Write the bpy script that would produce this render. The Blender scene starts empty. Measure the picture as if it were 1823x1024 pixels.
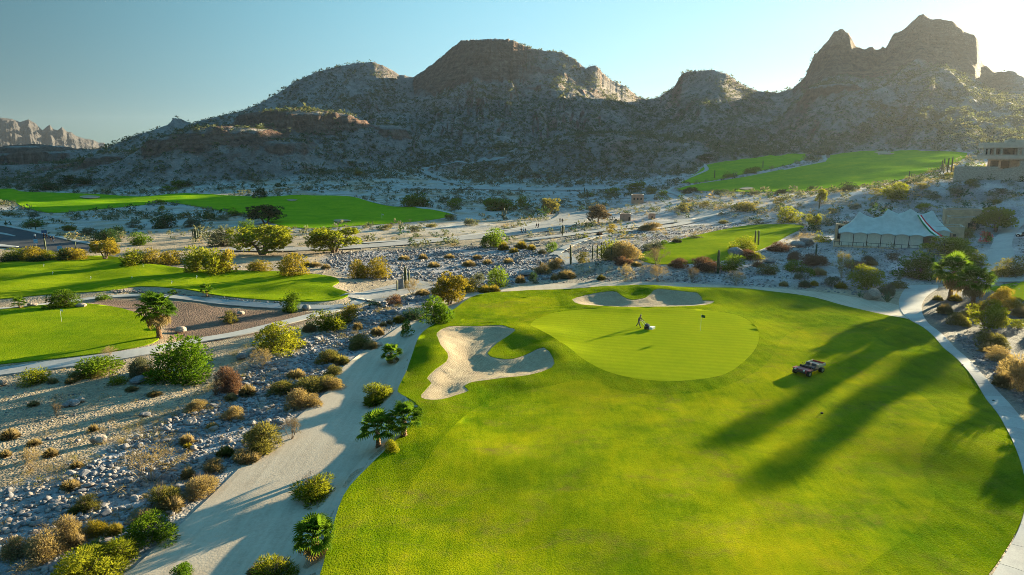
import bpy, bmesh, math, random
import numpy as np
from mathutils import Vector, Matrix
from mathutils.geometry import delaunay_2d_cdt

SC = bpy.context.scene
COL = SC.collection
# ------------------------------------------------------------------ camera
CAM_H = 24.0
PITCH = math.radians(11.3)
FPX, CX, CY = 1215.0, 911.5, 512.0
cam_data = bpy.data.cameras.new("camera")
cam = bpy.data.objects.new("camera", cam_data)
COL.objects.link(cam)
cam.location = (0, 0, CAM_H)
cam.rotation_euler = (math.pi / 2 - PITCH, 0, 0)
cam_data.sensor_width = 36.0
cam_data.lens = FPX / 1823.0 * 36.0
cam_data.clip_start = 0.5
cam_data.clip_end = 40000
SC.camera = cam
# ------------------------------------------------------------------ light
SUN_AZ, SUN_EL = 48.0, 8.8
world = bpy.data.worlds.new("World")
SC.world = world
world.use_nodes = True
wn, wl = world.node_tree.nodes, world.node_tree.links
sky = wn.new("ShaderNodeTexSky")
sky.sky_type = 'NISHITA'
sky.sun_disc = False
sky.sun_elevation = math.radians(SUN_EL)
sky.sun_rotation = math.radians(SUN_AZ)
sky.altitude = 0
sky.air_density = 1.0
sky.dust_density = 0.3
sky.ozone_density = 2.5
# soft shoulder on the brightest sky near the sun: c * k / (c + k)
def _vm(op, a, b):
    n = wn.new("ShaderNodeVectorMath"); n.operation = op
    for i, v in enumerate((a, b)):
        if isinstance(v, tuple): n.inputs[i].default_value = v
        else: wl.new(v, n.inputs[i])
    return n.outputs[0]
_k = (0.80, 1.14, 1.34)
_c = _vm('MULTIPLY', sky.outputs[0], (0.34, 0.98, 1.18))
_c = _vm('DIVIDE', _vm('MULTIPLY', _c, _k), _vm('ADD', _c, _k))
# the low sky deepens away from the sun
def _wm(op, a, b=None, clamp=False):
    n = wn.new("ShaderNodeMath"); n.operation = op; n.use_clamp = clamp
    for i, v in enumerate((a, b)):
        if v is None: continue
        if isinstance(v, (int, float)): n.inputs[i].default_value = v
        else: wl.new(v, n.inputs[i])
    return n.outputs[0]
_tc = wn.new("ShaderNodeTexCoord")
_sx = wn.new("ShaderNodeSeparateXYZ"); wl.new(_tc.outputs["Generated"], _sx.inputs[0])
_sa = math.radians(SUN_AZ)
_dot = _wm('ADD', _wm('MULTIPLY', _sx.outputs[0], math.sin(_sa)), _wm('MULTIPLY', _sx.outputs[1], math.cos(_sa)))
def _ss(v, a, b):
    n = wn.new("ShaderNodeMapRange"); n.interpolation_type = 'SMOOTHSTEP'
    n.inputs[1].default_value = a; n.inputs[2].default_value = b
    wl.new(v, n.inputs[0]); return n.outputs[0]
_f = _wm('MAXIMUM', _ss(_dot, -0.05, 0.8), _ss(_sx.outputs[2], 0.25, 0.8))
_f = _wm('ADD', _wm('MULTIPLY', _f, 0.70), 0.30)
_cb = wn.new("ShaderNodeCombineXYZ")
for _i in range(3): wl.new(_f, _cb.inputs[_i])
wl.new(_vm('MULTIPLY', _c, _cb.outputs[0]), wn["Background"].inputs[0])
wn["Background"].inputs[1].default_value = 0.15
sun_data = bpy.data.lights.new("sun", 'SUN')
sun = bpy.data.objects.new("sun", sun_data)
COL.objects.link(sun)
sun_data.energy = 4.3
sun_data.angle = math.radians(0.5)
sun_data.color = (1.0, 0.84, 0.52)
_e, _a = math.radians(SUN_EL), math.radians(SUN_AZ)
SUN_DIR = Vector((math.sin(_a) * math.cos(_e), math.cos(_a) * math.cos(_e), math.sin(_e)))
sun.rotation_euler = SUN_DIR.to_track_quat('Z', 'Y').to_euler()
vs = SC.view_settings
vs.view_transform = 'Standard'
vs.look = 'None'
vs.use_curve_mapping = False
vs.gamma = 1.0
vs.exposure = 2.6
cy = SC.cycles
cy.use_denoising = True
cy.denoiser = 'OPENIMAGEDENOISE'
cy.denoising_prefilter = 'NONE'
cy.filter_width = 0.9
cy.max_bounces = 6
cy.diffuse_bounces = 3
cy.transmission_bounces = 4
cy.transparent_max_bounces = 6
cy.volume_bounces = 1
world.cycles.sampling_method = 'NONE'
cy.use_light_tree = False
RNG = np.random.default_rng(7)
random.seed(7)
# ------------------------------------------------------------------ helpers
def smooth(a, b, x):
    t = np.clip((np.asarray(x, float) - a) / (b - a), 0, 1)
    return t * t * (3 - 2 * t)

_perm = np.random.default_rng(3).permutation(512)
_perm = np.concatenate([_perm, _perm])
_ga = np.random.default_rng(4).uniform(0, 2 * np.pi, 512)
_gx, _gy = np.cos(_ga), np.sin(_ga)

def pnoise(x, y, seed=0):
    x = np.asarray(x, float) + seed * 17.31
    y = np.asarray(y, float) - seed * 9.77
    xi, yi = np.floor(x).astype(np.int64), np.floor(y).astype(np.int64)
    xf, yf = x - xi, y - yi
    u = xf * xf * xf * (xf * (xf * 6 - 15) + 10)
    v = yf * yf * yf * (yf * (yf * 6 - 15) + 10)
    def g(ix, iy, dx, dy):
        h = _perm[(_perm[ix & 511] + iy) & 511]
        return _gx[h] * dx + _gy[h] * dy
    a = g(xi, yi, xf, yf); b = g(xi + 1, yi, xf - 1, yf)
    c = g(xi, yi + 1, xf, yf - 1); d = g(xi + 1, yi + 1, xf - 1, yf - 1)
    return 1.4 * ((a * (1 - u) + b * u) * (1 - v) + (c * (1 - u) + d * u) * v)

def fbm(x, y, octv=4, seed=0, ridged=False):
    s, amp, tot = 0, 1.0, 0
    for k in range(octv):
        n = pnoise(x * 2 ** k, y * 2 ** k, seed + k * 3)
        if ridged:
            n = 1 - 2 * np.abs(n)
        s = s + amp * n; tot += amp; amp *= 0.5
    return s / tot

CP, SP = math.cos(PITCH), math.sin(PITCH)
def ray(px, py):
    px = np.asarray(px, float); py = np.asarray(py, float)
    r, u = (px - CX) / FPX, (CY - py) / FPX
    return r, CP + u * SP, -SP + u * CP          # world x, y, z per unit of depth

def on_plane(px, py, z):
    dx, dy, dz = ray(px, py)
    t = (z - CAM_H) / dz
    return dx * t, dy * t

def az_tan(px, py):
    dx, dy, dz = ray(px, py)
    h = np.hypot(dx, dy)
    return np.arctan2(dx, dy), dz / h

# ---- smooth base surface through surveyed points (photo column, row, height)
ctrl = []
for px, py, z in [
    (0, 1024, -1.2), (350, 1024, -1.1), (750, 1024, -.8), (1200, 1024, 0), (1823, 1000, 0),
    (0, 830, -1.1), (400, 800, -1.05), (900, 800, 0), (1400, 800, 0), (1823, 760, 0.2),
    (0, 680, -1.2), (300, 660, -1.0), (600, 650, -1.0), (1800, 640, 0.6),
    (0, 600, -0.8), (300, 580, -0.9), (600, 560, -1.0), (1000, 560, 0), (1400, 560, 0), (1720, 560, 0.5), (1810, 540, 1.0),
    (0, 500, -0.8), (350, 500, -0.6), (640, 510, -1), (860, 500, -1.2), (1100, 510, -0.5), (1350, 520, -0.1), (1600, 510, 0.5), (1800, 490, 1.4),
    (0, 440, -1.5), (300, 440, -1.4), (600, 450, -1.5), (850, 450, -1.5), (1000, 460, -0.8), (1130, 474, 0.8), (1280, 474, 1.2), (1430, 470, 1.5), (1577, 437, 3.0), (1700, 440, 3.2), (1800, 420, 3.4),
    (0, 395, -2.5), (300, 395, -2.5), (600, 400, -2.2), (900, 400, -1.8), (1030, 385, -1), (1150, 385, 0.5), (1160, 440, 1.2), (1400, 405, 2.0), (1580, 385, 5), (1740, 375, 7), (1823, 380, 6),
    (0, 350, -5), (300, 350, -3), (600, 350, -2), (850, 340, 0), (1050, 345, 0.5), (1230, 345, 4.5), (1450, 335, 7.5), (1600, 330, 10.5), (1760, 318, 15.5), (1823, 330, 15),
    (0, 325, -8.5), (120, 325, -8), (300, 325, -.5), (450, 320, 2.0), (600, 316, 4), (950, 320, 3), (1240, 310, 8.5),
    (1290, 300, 13), (1450, 285, 18.5), (1590, 277, 21.3), (1700, 277, 21.7), (1790, 285, 19.5)]:
    x, y = on_plane(px, py, z)
    ctrl.append((float(x), float(y), z))
ctrl += [(0, 0, -1), (-90, 0, -1.4), (110, 10, 0.5), (0, -80, -1), (150, 90, 6), (124, 141, 9.5), (150, 158, 12), (170, 130, 9.5), (190, 175, 17), (240, 160, 19), (330, 230, 22),
         (-250, 100, -1.5), (-420, 300, -4), (-900, 500, -9), (-1000, 900, -9), (-500, 900, -8), (0, 900, 4), (500, 800, 24), (700, 400, 28), (-1500, 1500, -9), (1500, 1500, 20)]
ctrl = np.array(ctrl)
def _tps(ctrl, lam=0.02):
    X = ctrl[:, :2] / 100.0; n = len(X)
    r2 = ((X[:, None] - X[None]) ** 2).sum(-1)
    K = 0.5 * r2 * np.log(r2 + 1e-9) + lam * np.eye(n)
    Pm = np.c_[np.ones(n), X]
    A = np.block([[K, Pm], [Pm.T, np.zeros((3, 3))]])
    w = np.linalg.solve(A, np.r_[ctrl[:, 2], 0, 0, 0])
    return X, w
_TX, _TW = _tps(ctrl)
def base(x, y):
    x = np.asarray(x, float); y = np.asarray(y, float)
    sh = x.shape
    q = np.c_[x.ravel(), y.ravel()] / 100.0
    out = np.empty(len(q))
    for i in range(0, len(q), 60000):
        b = q[i:i + 60000]
        r2 = (b[:, :1] - _TX[None, :, 0]) ** 2 + (b[:, 1:] - _TX[None, :, 1]) ** 2
        out[i:i + 60000] = (0.5 * r2 * np.log(r2 + 1e-9)) @ _TW[:-3] + _TW[-3] + b @ _TW[-2:]
    return np.clip(out, -9.5, 32).reshape(sh)

# ---- mountain ridges: skyline of the photo at a real distance
SKY = [(-400, 300), (-100, 296), (60, 292), (110, 288), (150, 272), (195, 262), (225, 247), (262, 235), (300, 222), (308, 211), (322, 212), (340, 220), (400, 205), (440, 195),
       (470, 180), (500, 163), (530, 143), (560, 130), (600, 118), (640, 111), (665, 110), (690, 120), (712, 133), (735, 137),
       (755, 125), (775, 110), (800, 88), (820, 72), (860, 69), (905, 69), (925, 77), (950, 88), (1000, 93), (1020, 104), (1043, 122),
       (1050, 118), (1062, 117), (1073, 130), (1090, 143), (1115, 155), (1135, 172), (1155, 178), (1175, 172), (1200, 155),
       (1215, 130), (1235, 126), (1270, 124), (1295, 132), (1320, 150), (1350, 163), (1385, 165), (1410, 158), (1433, 138),
       (1448, 100), (1475, 72), (1485, 55), (1500, 52), (1512, 60), (1525, 85), (1540, 88), (1548, 83), (1560, 88), (1578, 85),
       (1590, 60), (1605, 55), (1620, 42), (1635, 27), (1645, 24), (1660, 34), (1695, 37), (1715, 55), (1735, 62), (1743, 75),
       (1747, 110), (1770, 130), (1785, 127), (1805, 127), (1823, 138), (1860, 165), (1950, 205), (2100, 230), (2400, 250), (3000, 265), (4200, 275)]
_s = np.array(SKY, float)
SK_AZ, SK_T = az_tan(_s[:, 0], _s[:, 1])
def _tab(rows):
    r = np.array(rows, float)
    a, _ = az_tan(r[:, 0], np.full(len(r), 250.0))
    return a, r[:, 1]
RD_A, RD_V = _tab([(-400, 900), (100, 880), (200, 880), (300, 930), (400, 980), (640, 1010), (735, 1030), (860, 940), (1050, 960), (1155, 1010), (1270, 900),
                   (1390, 960), (1450, 920), (1500, 920), (1650, 960), (1747, 960), (1823, 920), (2000, 840), (2400, 640), (4200, 560)])
FT_A, FT_V = _tab([(-400, 830), (0, 830), (110, 740), (200, 610), (350, 545), (500, 540), (700, 540), (900, 530), (1100, 500), (1240, 505), (1400, 520), (1600, 490),
                   (1720, 450), (1823, 430), (2000, 420), (2400, 400), (4200, 400)])
PR_S = np.array([0, .15, .35, .55, .72, .82, .90, .95, 0.985, 1.0])
PR_SOFT = np.array([0, .06, .18, .36, .55, .66, .77, .86, .945, 1.0])
PR_CLIFF = np.array([0, .07, .20, .37, .53, .60, .74, .90, .97, 1.0])
CL_A, CL_V = _tab([(0, 0), (300, .1), (700, .1), (770, .6), (820, .9), (910, .8), (950, .2), (1000, 0), (1120, 0), (1200, .15), (1280, .1), (1340, 0), (1420, .2), (1450, 1), (1750, 1), (1800, .3), (2000, 0)])

# mesas, knolls and spurs in front of the main ridge: column, row of the top, distance, half widths (m), cliff 0..1
BUMPS = [(1090, 236, 575, 88, 70, 0.15), (1180, 268, 540, 60, 45, 0.0), (540, 196, 645, 60, 45, 0.9), (470, 200, 640, 34, 34, 0.8), (615, 212, 650, 27, 32, 0.8),
         (395, 226, 595, 56, 36, 0.9), (330, 240, 590, 38, 34, 0.7), (470, 248, 585, 48, 28, 0.5), (690, 222, 650, 24, 28, 0.6), (230, 270, 640, 50, 36, 0.7), (165, 287, 680, 52, 40, 0.6),
         (60, 259, 930, 52, 55, 0.9), (30, 262, 950, 40, 50, 0.9), (105, 266, 930, 30, 50, 0.6), (980, 172, 880, 75, 40, 0.5), (1480, 150, 745, 34, 26, 0.8), (610, 306, 545, 55, 24, 0.1)]
_BP = []
for px, py, d, wx, wd, cl in BUMPS:
    a, t = az_tan(px, py)
    _BP.append((math.sin(a) * d, math.cos(a) * d, float(a), CAM_H + d * float(t), wx, wd, cl))

def mountain(x, y, b):
    """height above the base surface and cliffness"""
    d = np.hypot(x, y) + 1e-6
    a = np.arctan2(x, y)
    wob = fbm(x / 90, y / 90, 3, 21)
    tanv = np.interp(a, SK_AZ, SK_T)
    tsm = sum(np.interp(a + q, SK_AZ, SK_T) for q in np.linspace(-.028, .028, 9)) / 9
    dr = np.interp(a, RD_A, RD_V)
    df = np.interp(a, FT_A, FT_V) + 28 * wob
    hr = CAM_H + dr * tanv + 0.9 * pnoise(a * 260, a * 0 + 3.3, 5) + 0.7 * pnoise(a * 700, a * 0 + 1.3, 6)
    s = (d - df) / (dr - df)
    sc = np.clip(s, 0, 1)
    cl = np.interp(a, CL_A, CL_V)
    p = np.interp(sc, PR_S, PR_SOFT) * (1 - cl) + np.interp(sc, PR_S, PR_CLIFF) * cl
    front = d <= dr
    back = np.exp(-(np.maximum(d - dr, 0) / (60 + 110 * (1 - cl))) ** 1.6)
    hr_s = CAM_H + dr * np.minimum(tsm, tanv + .02) + 0.0
    w_ = smooth(.72, .985, sc)
    hr = np.where(front, hr_s * (1 - w_) + hr * w_, hr)
    rise = np.maximum(hr - b, 0)
    h = rise * np.where(front, p, back)
    # gullies running down the slope
    gul = fbm(a * 900 / 46 + 0.35 * wob, d / 190, 4, 31, ridged=True)
    gul2 = fbm(x / 16, y / 16, 3, 41, ridged=True)
    env = np.clip(4 * sc * (1 - sc), 0, 1) * front
    cliff = cl * smooth(.78, .86, sc) * (1 - smooth(.985, 1.0, sc)) * front
    h = h + env * (gul - 0.3) * 0.13 * rise + env * (gul2) * 1.6
    # rock ribs on the cliffs
    rib = fbm(a * 900 / 11, d / 60, 3, 51, ridged=True)
    h = h + cliff * rib * 4.0
    for bx, by, ba, top, wx, wd, k in _BP:
        u = (x - bx) * math.cos(ba) - (y - by) * math.sin(ba)
        v = (x - bx) * math.sin(ba) + (y - by) * math.cos(ba)
        m = (np.abs(u) < wx * 2.1) & (np.abs(v) < wd * 2.6)
        if not m.any():
            continue
        uu, vv = u[m], v[m]
        r = np.sqrt((uu / wx) ** 2 + (vv / wd) ** 2) + 0.22 * fbm(uu / 22, vv / 22, 3, int(wx))
        soft = np.exp(-(np.maximum(r, 0) / 0.95) ** 2)
        mesa = np.interp(r, [0, .45, .62, .80, .98, 1.25, 1.9], [1, .97, .90, .52, .42, .2, 0])
        pr = soft * (1 - k) + mesa * k
        need = np.maximum(top - (b[m] + h[m]), 0) + 0.0
        nr = fbm(uu / 9, vv / 30, 3, 77, ridged=True)
        h[m] += need * pr
        cm = k * smooth(.58, .68, r) * (1 - smooth(.85, 1.0, r))
        h[m] += cm * nr * 2.2
        cliff[m] = np.maximum(cliff[m], cm)
    # keep every slope below the line of sight to its ridge
    lim = CAM_H + d * tanv - (dr - d) * 0.012 - 0.3
    h = np.where(front & (s > 0.3) & (s < .97), np.minimum(h, np.maximum(lim - b, 0)), h)
    return np.maximum(h, 0), cliff, s

# ---- polygons
def poly_px(pts, z=None, close=True, sub=3):
    p = np.array(pts, float)
    n = len(p)
    out = []
    for i in range(n):                                     # Catmull-Rom through the points
        p0, p1, p2, p3 = p[(i - 1) % n], p[i], p[(i + 1) % n], p[(i + 2) % n]
        for k in range(sub):
            t = k / sub
            q = 0.5 * ((2 * p1) + (-p0 + p2) * t + (2 * p0 - 5 * p1 + 4 * p2 - p3) * t * t + (-p0 + 3 * p1 - 3 * p2 + p3) * t ** 3)
            out.append(q)
    out = np.array(out)
    if z is not None:
        return np.c_[on_plane(out[:, 0], out[:, 1], z)]
    return project(out[:, 0], out[:, 1])[:, :2]

def inside(poly, x, y):
    x = np.asarray(x, float); y = np.asarray(y, float)
    res = np.zeros(x.shape, bool)
    n = len(poly)
    for i in range(n):
        x1, y1 = poly[i]; x2, y2 = poly[(i + 1) % n]
        if y1 == y2:
            continue
        c = ((y1 > y) != (y2 > y)) & (x < (x2 - x1) * (y - y1) / (y2 - y1) + x1)
        res ^= c
    return res

def sdist(poly, x, y, far=40.0):
    """signed distance (negative inside); only exact within 'far' of the outline"""
    x = np.asarray(x, float); y = np.asarray(y, float)
    out = np.full(x.shape, far)
    m = (x > poly[:, 0].min() - far) & (x < poly[:, 0].max() + far) & (y > poly[:, 1].min() - far) & (y < poly[:, 1].max() + far)
    if not m.any():
        return out
    xs, ys = x[m], y[m]
    best = np.full(xs.shape, far * far)
    n = len(poly)
    for i in range(n):
        ax, ay = poly[i]; bx, by = poly[(i + 1) % n]
        ex, ey = bx - ax, by - ay
        L = ex * ex + ey * ey + 1e-12
        t = np.clip(((xs - ax) * ex + (ys - ay) * ey) / L, 0, 1)
        best = np.minimum(best, (xs - ax - t * ex) ** 2 + (ys - ay - t * ey) ** 2)
    dd = np.sqrt(best)
    out[m] = np.where(inside(poly, xs, ys), -dd, dd)
    return out

LAYERS = []          # (function(x, y, z) -> z) applied in order
def terrain(x, y, with_m=True):
    x = np.asarray(x, float); y = np.asarray(y, float)
    z = base(x, y)
    for f in LAYERS:
        z = f(x, y, z)
    if with_m and np.any(np.hypot(x, y) > 230):
        m = np.hypot(x, y) > 230
        hm = np.zeros(x.shape)
        hm[m] = mountain(x[m], y[m], z[m])[0]
        z = z + hm
    return z

_DS = np.geomspace(22, 1250, 420)
def project(px, py):
    px = np.atleast_1d(np.asarray(px, float)); py = np.atleast_1d(np.asarray(py, float))
    dx, dy, dz = ray(px, py)
    hh = np.hypot(dx, dy)
    X = dx[:, None] / hh[:, None] * _DS[None]; Y = dy[:, None] / hh[:, None] * _DS[None]
    Z = CAM_H + dz[:, None] / hh[:, None] * _DS[None]
    G = terrain(X, Y)
    below = Z < G
    k = np.where(below.any(1), below.argmax(1), len(_DS) - 1)
    k = np.clip(k, 1, None)
    i = np.arange(len(px))
    f0 = (Z - G)[i, k - 1]; f1 = (Z - G)[i, k]
    t = np.clip(f0 / (f0 - f1 + 1e-9), 0, 1)
    d = _DS[k - 1] + (_DS[k] - _DS[k - 1]) * t
    x, y = dx / hh * d, dy / hh * d
    return np.c_[x, y, terrain(x, y)]
def P(px, py):
    return project([px], [py])[0]
def depth_at(p):
    return p[1] * CP - (p[2] - CAM_H) * SP

# ---- outlines (photo columns and rows)
FAIRWAY = poly_px([(560, 1060), (575, 1024), (590, 960), (612, 890), (650, 845), (710, 790), (733, 760), (745, 738), (735, 724), (708, 705), (722, 672), (735, 640),
    (748, 605), (775, 580), (815, 552), (850, 530), (910, 523), (1000, 520), (1100, 519), (1200, 521), (1290, 520), (1380, 527), (1450, 536), (1520, 553),
    (1580, 567), (1622, 576), (1660, 602), (1700, 642), (1740, 692), (1775, 742), (1803, 795), (1820, 845), (1826, 890), (1815, 940), (1790, 985), (1760, 1030),
    (1660, 1150), (1300, 1260), (900, 1280), (600, 1220), (535, 1120)], z=0.0)
GREEN = poly_px([(945, 590), (965, 573), (1010, 563), (1100, 560), (1200, 561), (1290, 567), (1330, 580), (1350, 603), (1346, 630), (1325, 656), (1290, 680), (1240, 690), (1190, 693), (1130, 688), (1080, 675), (1030, 650), (990, 622), (955, 603)], z=0.0)
BUNKER = poly_px([(800, 591), (850, 592), (893, 592), (905, 598), (918, 604), (908, 612), (885, 622), (868, 638), (885, 647), (915, 649), (945, 640), (968, 636), (985, 655), (982, 668), (940, 680), (895, 684), (868, 687), (840, 690), (827, 697), (835, 704), (815, 712), (785, 722), (757, 722), (750, 713), (768, 692), (760, 683), (775, 668), (795, 655), (797, 643), (785, 632), (780, 615), (778, 604)], z=0.0, sub=2)
BUNKER_B = poly_px([(1018, 540), (1042, 533), (1080, 530), (1098, 531), (1108, 536), (1125, 541), (1148, 538), (1160, 532), (1175, 529), (1240, 535), (1250, 545), (1272, 546), (1255, 553), (1200, 558), (1120, 560), (1070, 557), (1035, 550)], z=0.0, sub=2)

def l_fairway(x, y, z):
    m = smooth(2.6, 0.0, sdist(FAIRWAY, x, y))
    und = 0.32 * pnoise(x / 17, y / 14, 61) + 0.10 * pnoise(x / 6, y / 6, 62)
    g = smooth(6, -2, sdist(GREEN, x, y))
    flat = 0.35 + 0.5 * g + und * (1 - 0.8 * g)
    z = z * (1 - m) + flat * m
    for poly, dep in ((BUNKER, 0.38), (BUNKER_B, 0.32)):
        s = sdist(poly, x, y, 12)
        z = z + m * 0.32 * np.exp(-(np.maximum(s, 0) / 2.2) ** 2) - m * ((dep + 0.10) * smooth(0.0, -5.0, s) + 0.16 * smooth(0.0, -0.5, s))
    return z
LAYERS.append(l_fairway)
def mound(px, py, z0, h, rx, ry):
    cx, cy_ = on_plane(px, py, z0)
    LAYERS.append(lambda x, y, z: z + h * np.exp(-((x - cx) / rx) ** 2 - ((y - cy_) / ry) ** 2))
mound(958, 612, 0, 0.55, 5.0, 4.0); mound(990, 640, 0, 0.4, 3, 3.5); mound(1290, 530, 0, 1.0, 7, 5); mound(1130, 524, 0, 0.8, 10, 3.5)
mound(1660, 660, 0, 0.9, 6, 7); mound(1560, 600, 0, 0.8, 9, 6); mound(770, 640, 0, 0.5, 2.5, 6)
mound(1720, 800, 0, 0.5, 5, 6)

LEFT_LOW = poly_px([(-160, 566), (0, 556), (80, 549), (150, 546), (220, 556), (262, 573), (281, 597), (281, 613), (240, 626), (150, 640), (0, 656), (-160, 672)])
LEFT_UP = poly_px([(-160, 478), (0, 472), (60, 463), (130, 461), (190, 461), (240, 468), (330, 484), (420, 487), (520, 490), (590, 498), (604, 508), (592, 517), (622, 529), (596, 541), (520, 543), (400, 534), (330, 521), (250, 516), (190, 524), (80, 531), (0, 539), (-160, 546)])
RIGHT_MID = poly_px([(1136, 458), (1190, 435), (1260, 417), (1330, 404), (1400, 402), (1432, 406), (1405, 420), (1370, 440), (1330, 455), (1290, 466), (1220, 473), (1160, 472)])
def rolling(poly, amp, wl, up, seed, edge=3.0):
    def f(x, y, z):
        s = sdist(poly, x, y)
        if not np.any(s < 35):
            return z
        m = smooth(edge, -0.5, s)
        w = smooth(0, -3, s)
        return z + m * up + w * amp * pnoise(x / wl, y / (wl * .8), seed) + w * 0.35 * amp * pnoise(x / wl * 2.3, y / wl * 2.3, seed + 1)
    LAYERS.append(f)
rolling(LEFT_LOW, 0.25, 22, 0.5, 71); rolling(LEFT_UP, 0.9, 17, 0.6, 73); rolling(RIGHT_MID, 0.5, 18, 0.3, 75)
FAR_LEFT = poly_px([(-200, 352), (0, 338), (40, 343), (100, 345), (180, 348), (250, 352), (330, 346), (450, 352), (560, 350), (625, 352), (660, 362), (700, 370), (760, 372), (805, 382), (780, 392), (700, 400), (640, 404), (560, 409), (500, 404), (455, 388), (400, 378), (330, 366), (290, 361), (262, 366), (180, 374), (90, 381), (40, 370), (0, 358), (-200, 372)])
FAR_RIGHT = poly_px([(1205, 338), (1250, 328), (1320, 318), (1400, 302), (1470, 290), (1478, 278), (1560, 270), (1640, 271), (1722, 274), (1700, 292), (1640, 312), (1560, 330), (1450, 341), (1330, 343), (1240, 341)], sub=2)
FAR_TOP = poly_px([(1212, 327), (1240, 310), (1258, 295), (1300, 288), (1360, 280), (1432, 275), (1425, 288), (1380, 300), (1320, 312), (1262, 324)], sub=2)
rolling(FAR_LEFT, 1.0, 34, 0.4, 81, 6); rolling(FAR_RIGHT, 0.9, 26, 0.3, 83, 6); rolling(FAR_TOP, 0.7, 26, 0.3, 85, 6)
# ------------------------------------------------------------------ materials
def mat(name):
    m = bpy.data.materials.new(name)
    m.use_nodes = True
    nt = m.node_tree
    b = nt.nodes["Principled BSDF"]
    b.inputs["Roughness"].default_value = 0.9
    b.inputs["Specular IOR Level"].default_value = 0.2
    return m, nt, b
def node(nt, typ, **kw):
    n = nt.nodes.new(typ)
    for k, v in kw.items():
        if k.startswith("i_"):
            key = k[2:].replace("_", " ")
            n.inputs[int(key) if key.isdigit() else key].default_value = v
        else:
            setattr(n, k, v)
    return n
def pos(nt, scale=(1, 1, 1), rot=(0, 0, 0)):
    g = node(nt, "ShaderNodeNewGeometry")
    mp = node(nt, "ShaderNodeMapping")
    mp.inputs["Scale"].default_value = scale
    mp.inputs["Rotation"].default_value = rot
    nt.links.new(g.outputs["Position"], mp.inputs["Vector"])
    return mp.outputs["Vector"]
def noise(nt, vec, scale, detail=4, rough=0.55, dist=0.0):
    n = node(nt, "ShaderNodeTexNoise")
    n.inputs["Scale"].default_value = scale
    n.inputs["Detail"].default_value = detail
    n.inputs["Roughness"].default_value = rough
    n.inputs["Distortion"].default_value = dist
    if vec is not None:
        nt.links.new(vec, n.inputs["Vector"])
    return n.outputs["Fac"]
def ramp(nt, fac, stops):
    r = node(nt, "ShaderNodeValToRGB")
    e = r.color_ramp.elements
    while len(e) < len(stops):
        e.new(0.5)
    for el, (p, c) in zip(e, stops):
        el.position = p
        el.color = (*c, 1) if len(c) == 3 else c
    nt.links.new(fac, r.inputs["Fac"])
    return r.outputs["Color"]
def mix(nt, fac, a, b, blend='MIX'):
    m = node(nt, "ShaderNodeMix", data_type='RGBA', blend_type=blend)
    for s, v in ((0, fac), (6, a), (7, b)):
        if isinstance(v, (int, float)):
            m.inputs[s].default_value = v
        elif isinstance(v, tuple):
            m.inputs[s].default_value = (*v, 1)
        else:
            nt.links.new(v, m.inputs[s])
    return m.outputs[2]
def mathn(nt, op, a, b=None, c=None, clamp=False):
    m = node(nt, "ShaderNodeMath", operation=op, use_clamp=clamp)
    for i, v in enumerate((a, b, c)):
        if v is None:
            continue
        if isinstance(v, (int, float)):
            m.inputs[i].default_value = v
        else:
            nt.links.new(v, m.inputs[i])
    return m.outputs[0]
def bump(nt, b, height, strength=0.5, dist=0.1):
    n = node(nt, "ShaderNodeBump")
    n.inputs["Strength"].default_value = strength
    n.inputs["Distance"].default_value = dist
    nt.links.new(height, n.inputs["Height"])
    nt.links.new(n.outputs["Normal"], b.inputs["Normal"])
    return n
def grey(v):
    return (v, v, v)

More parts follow.
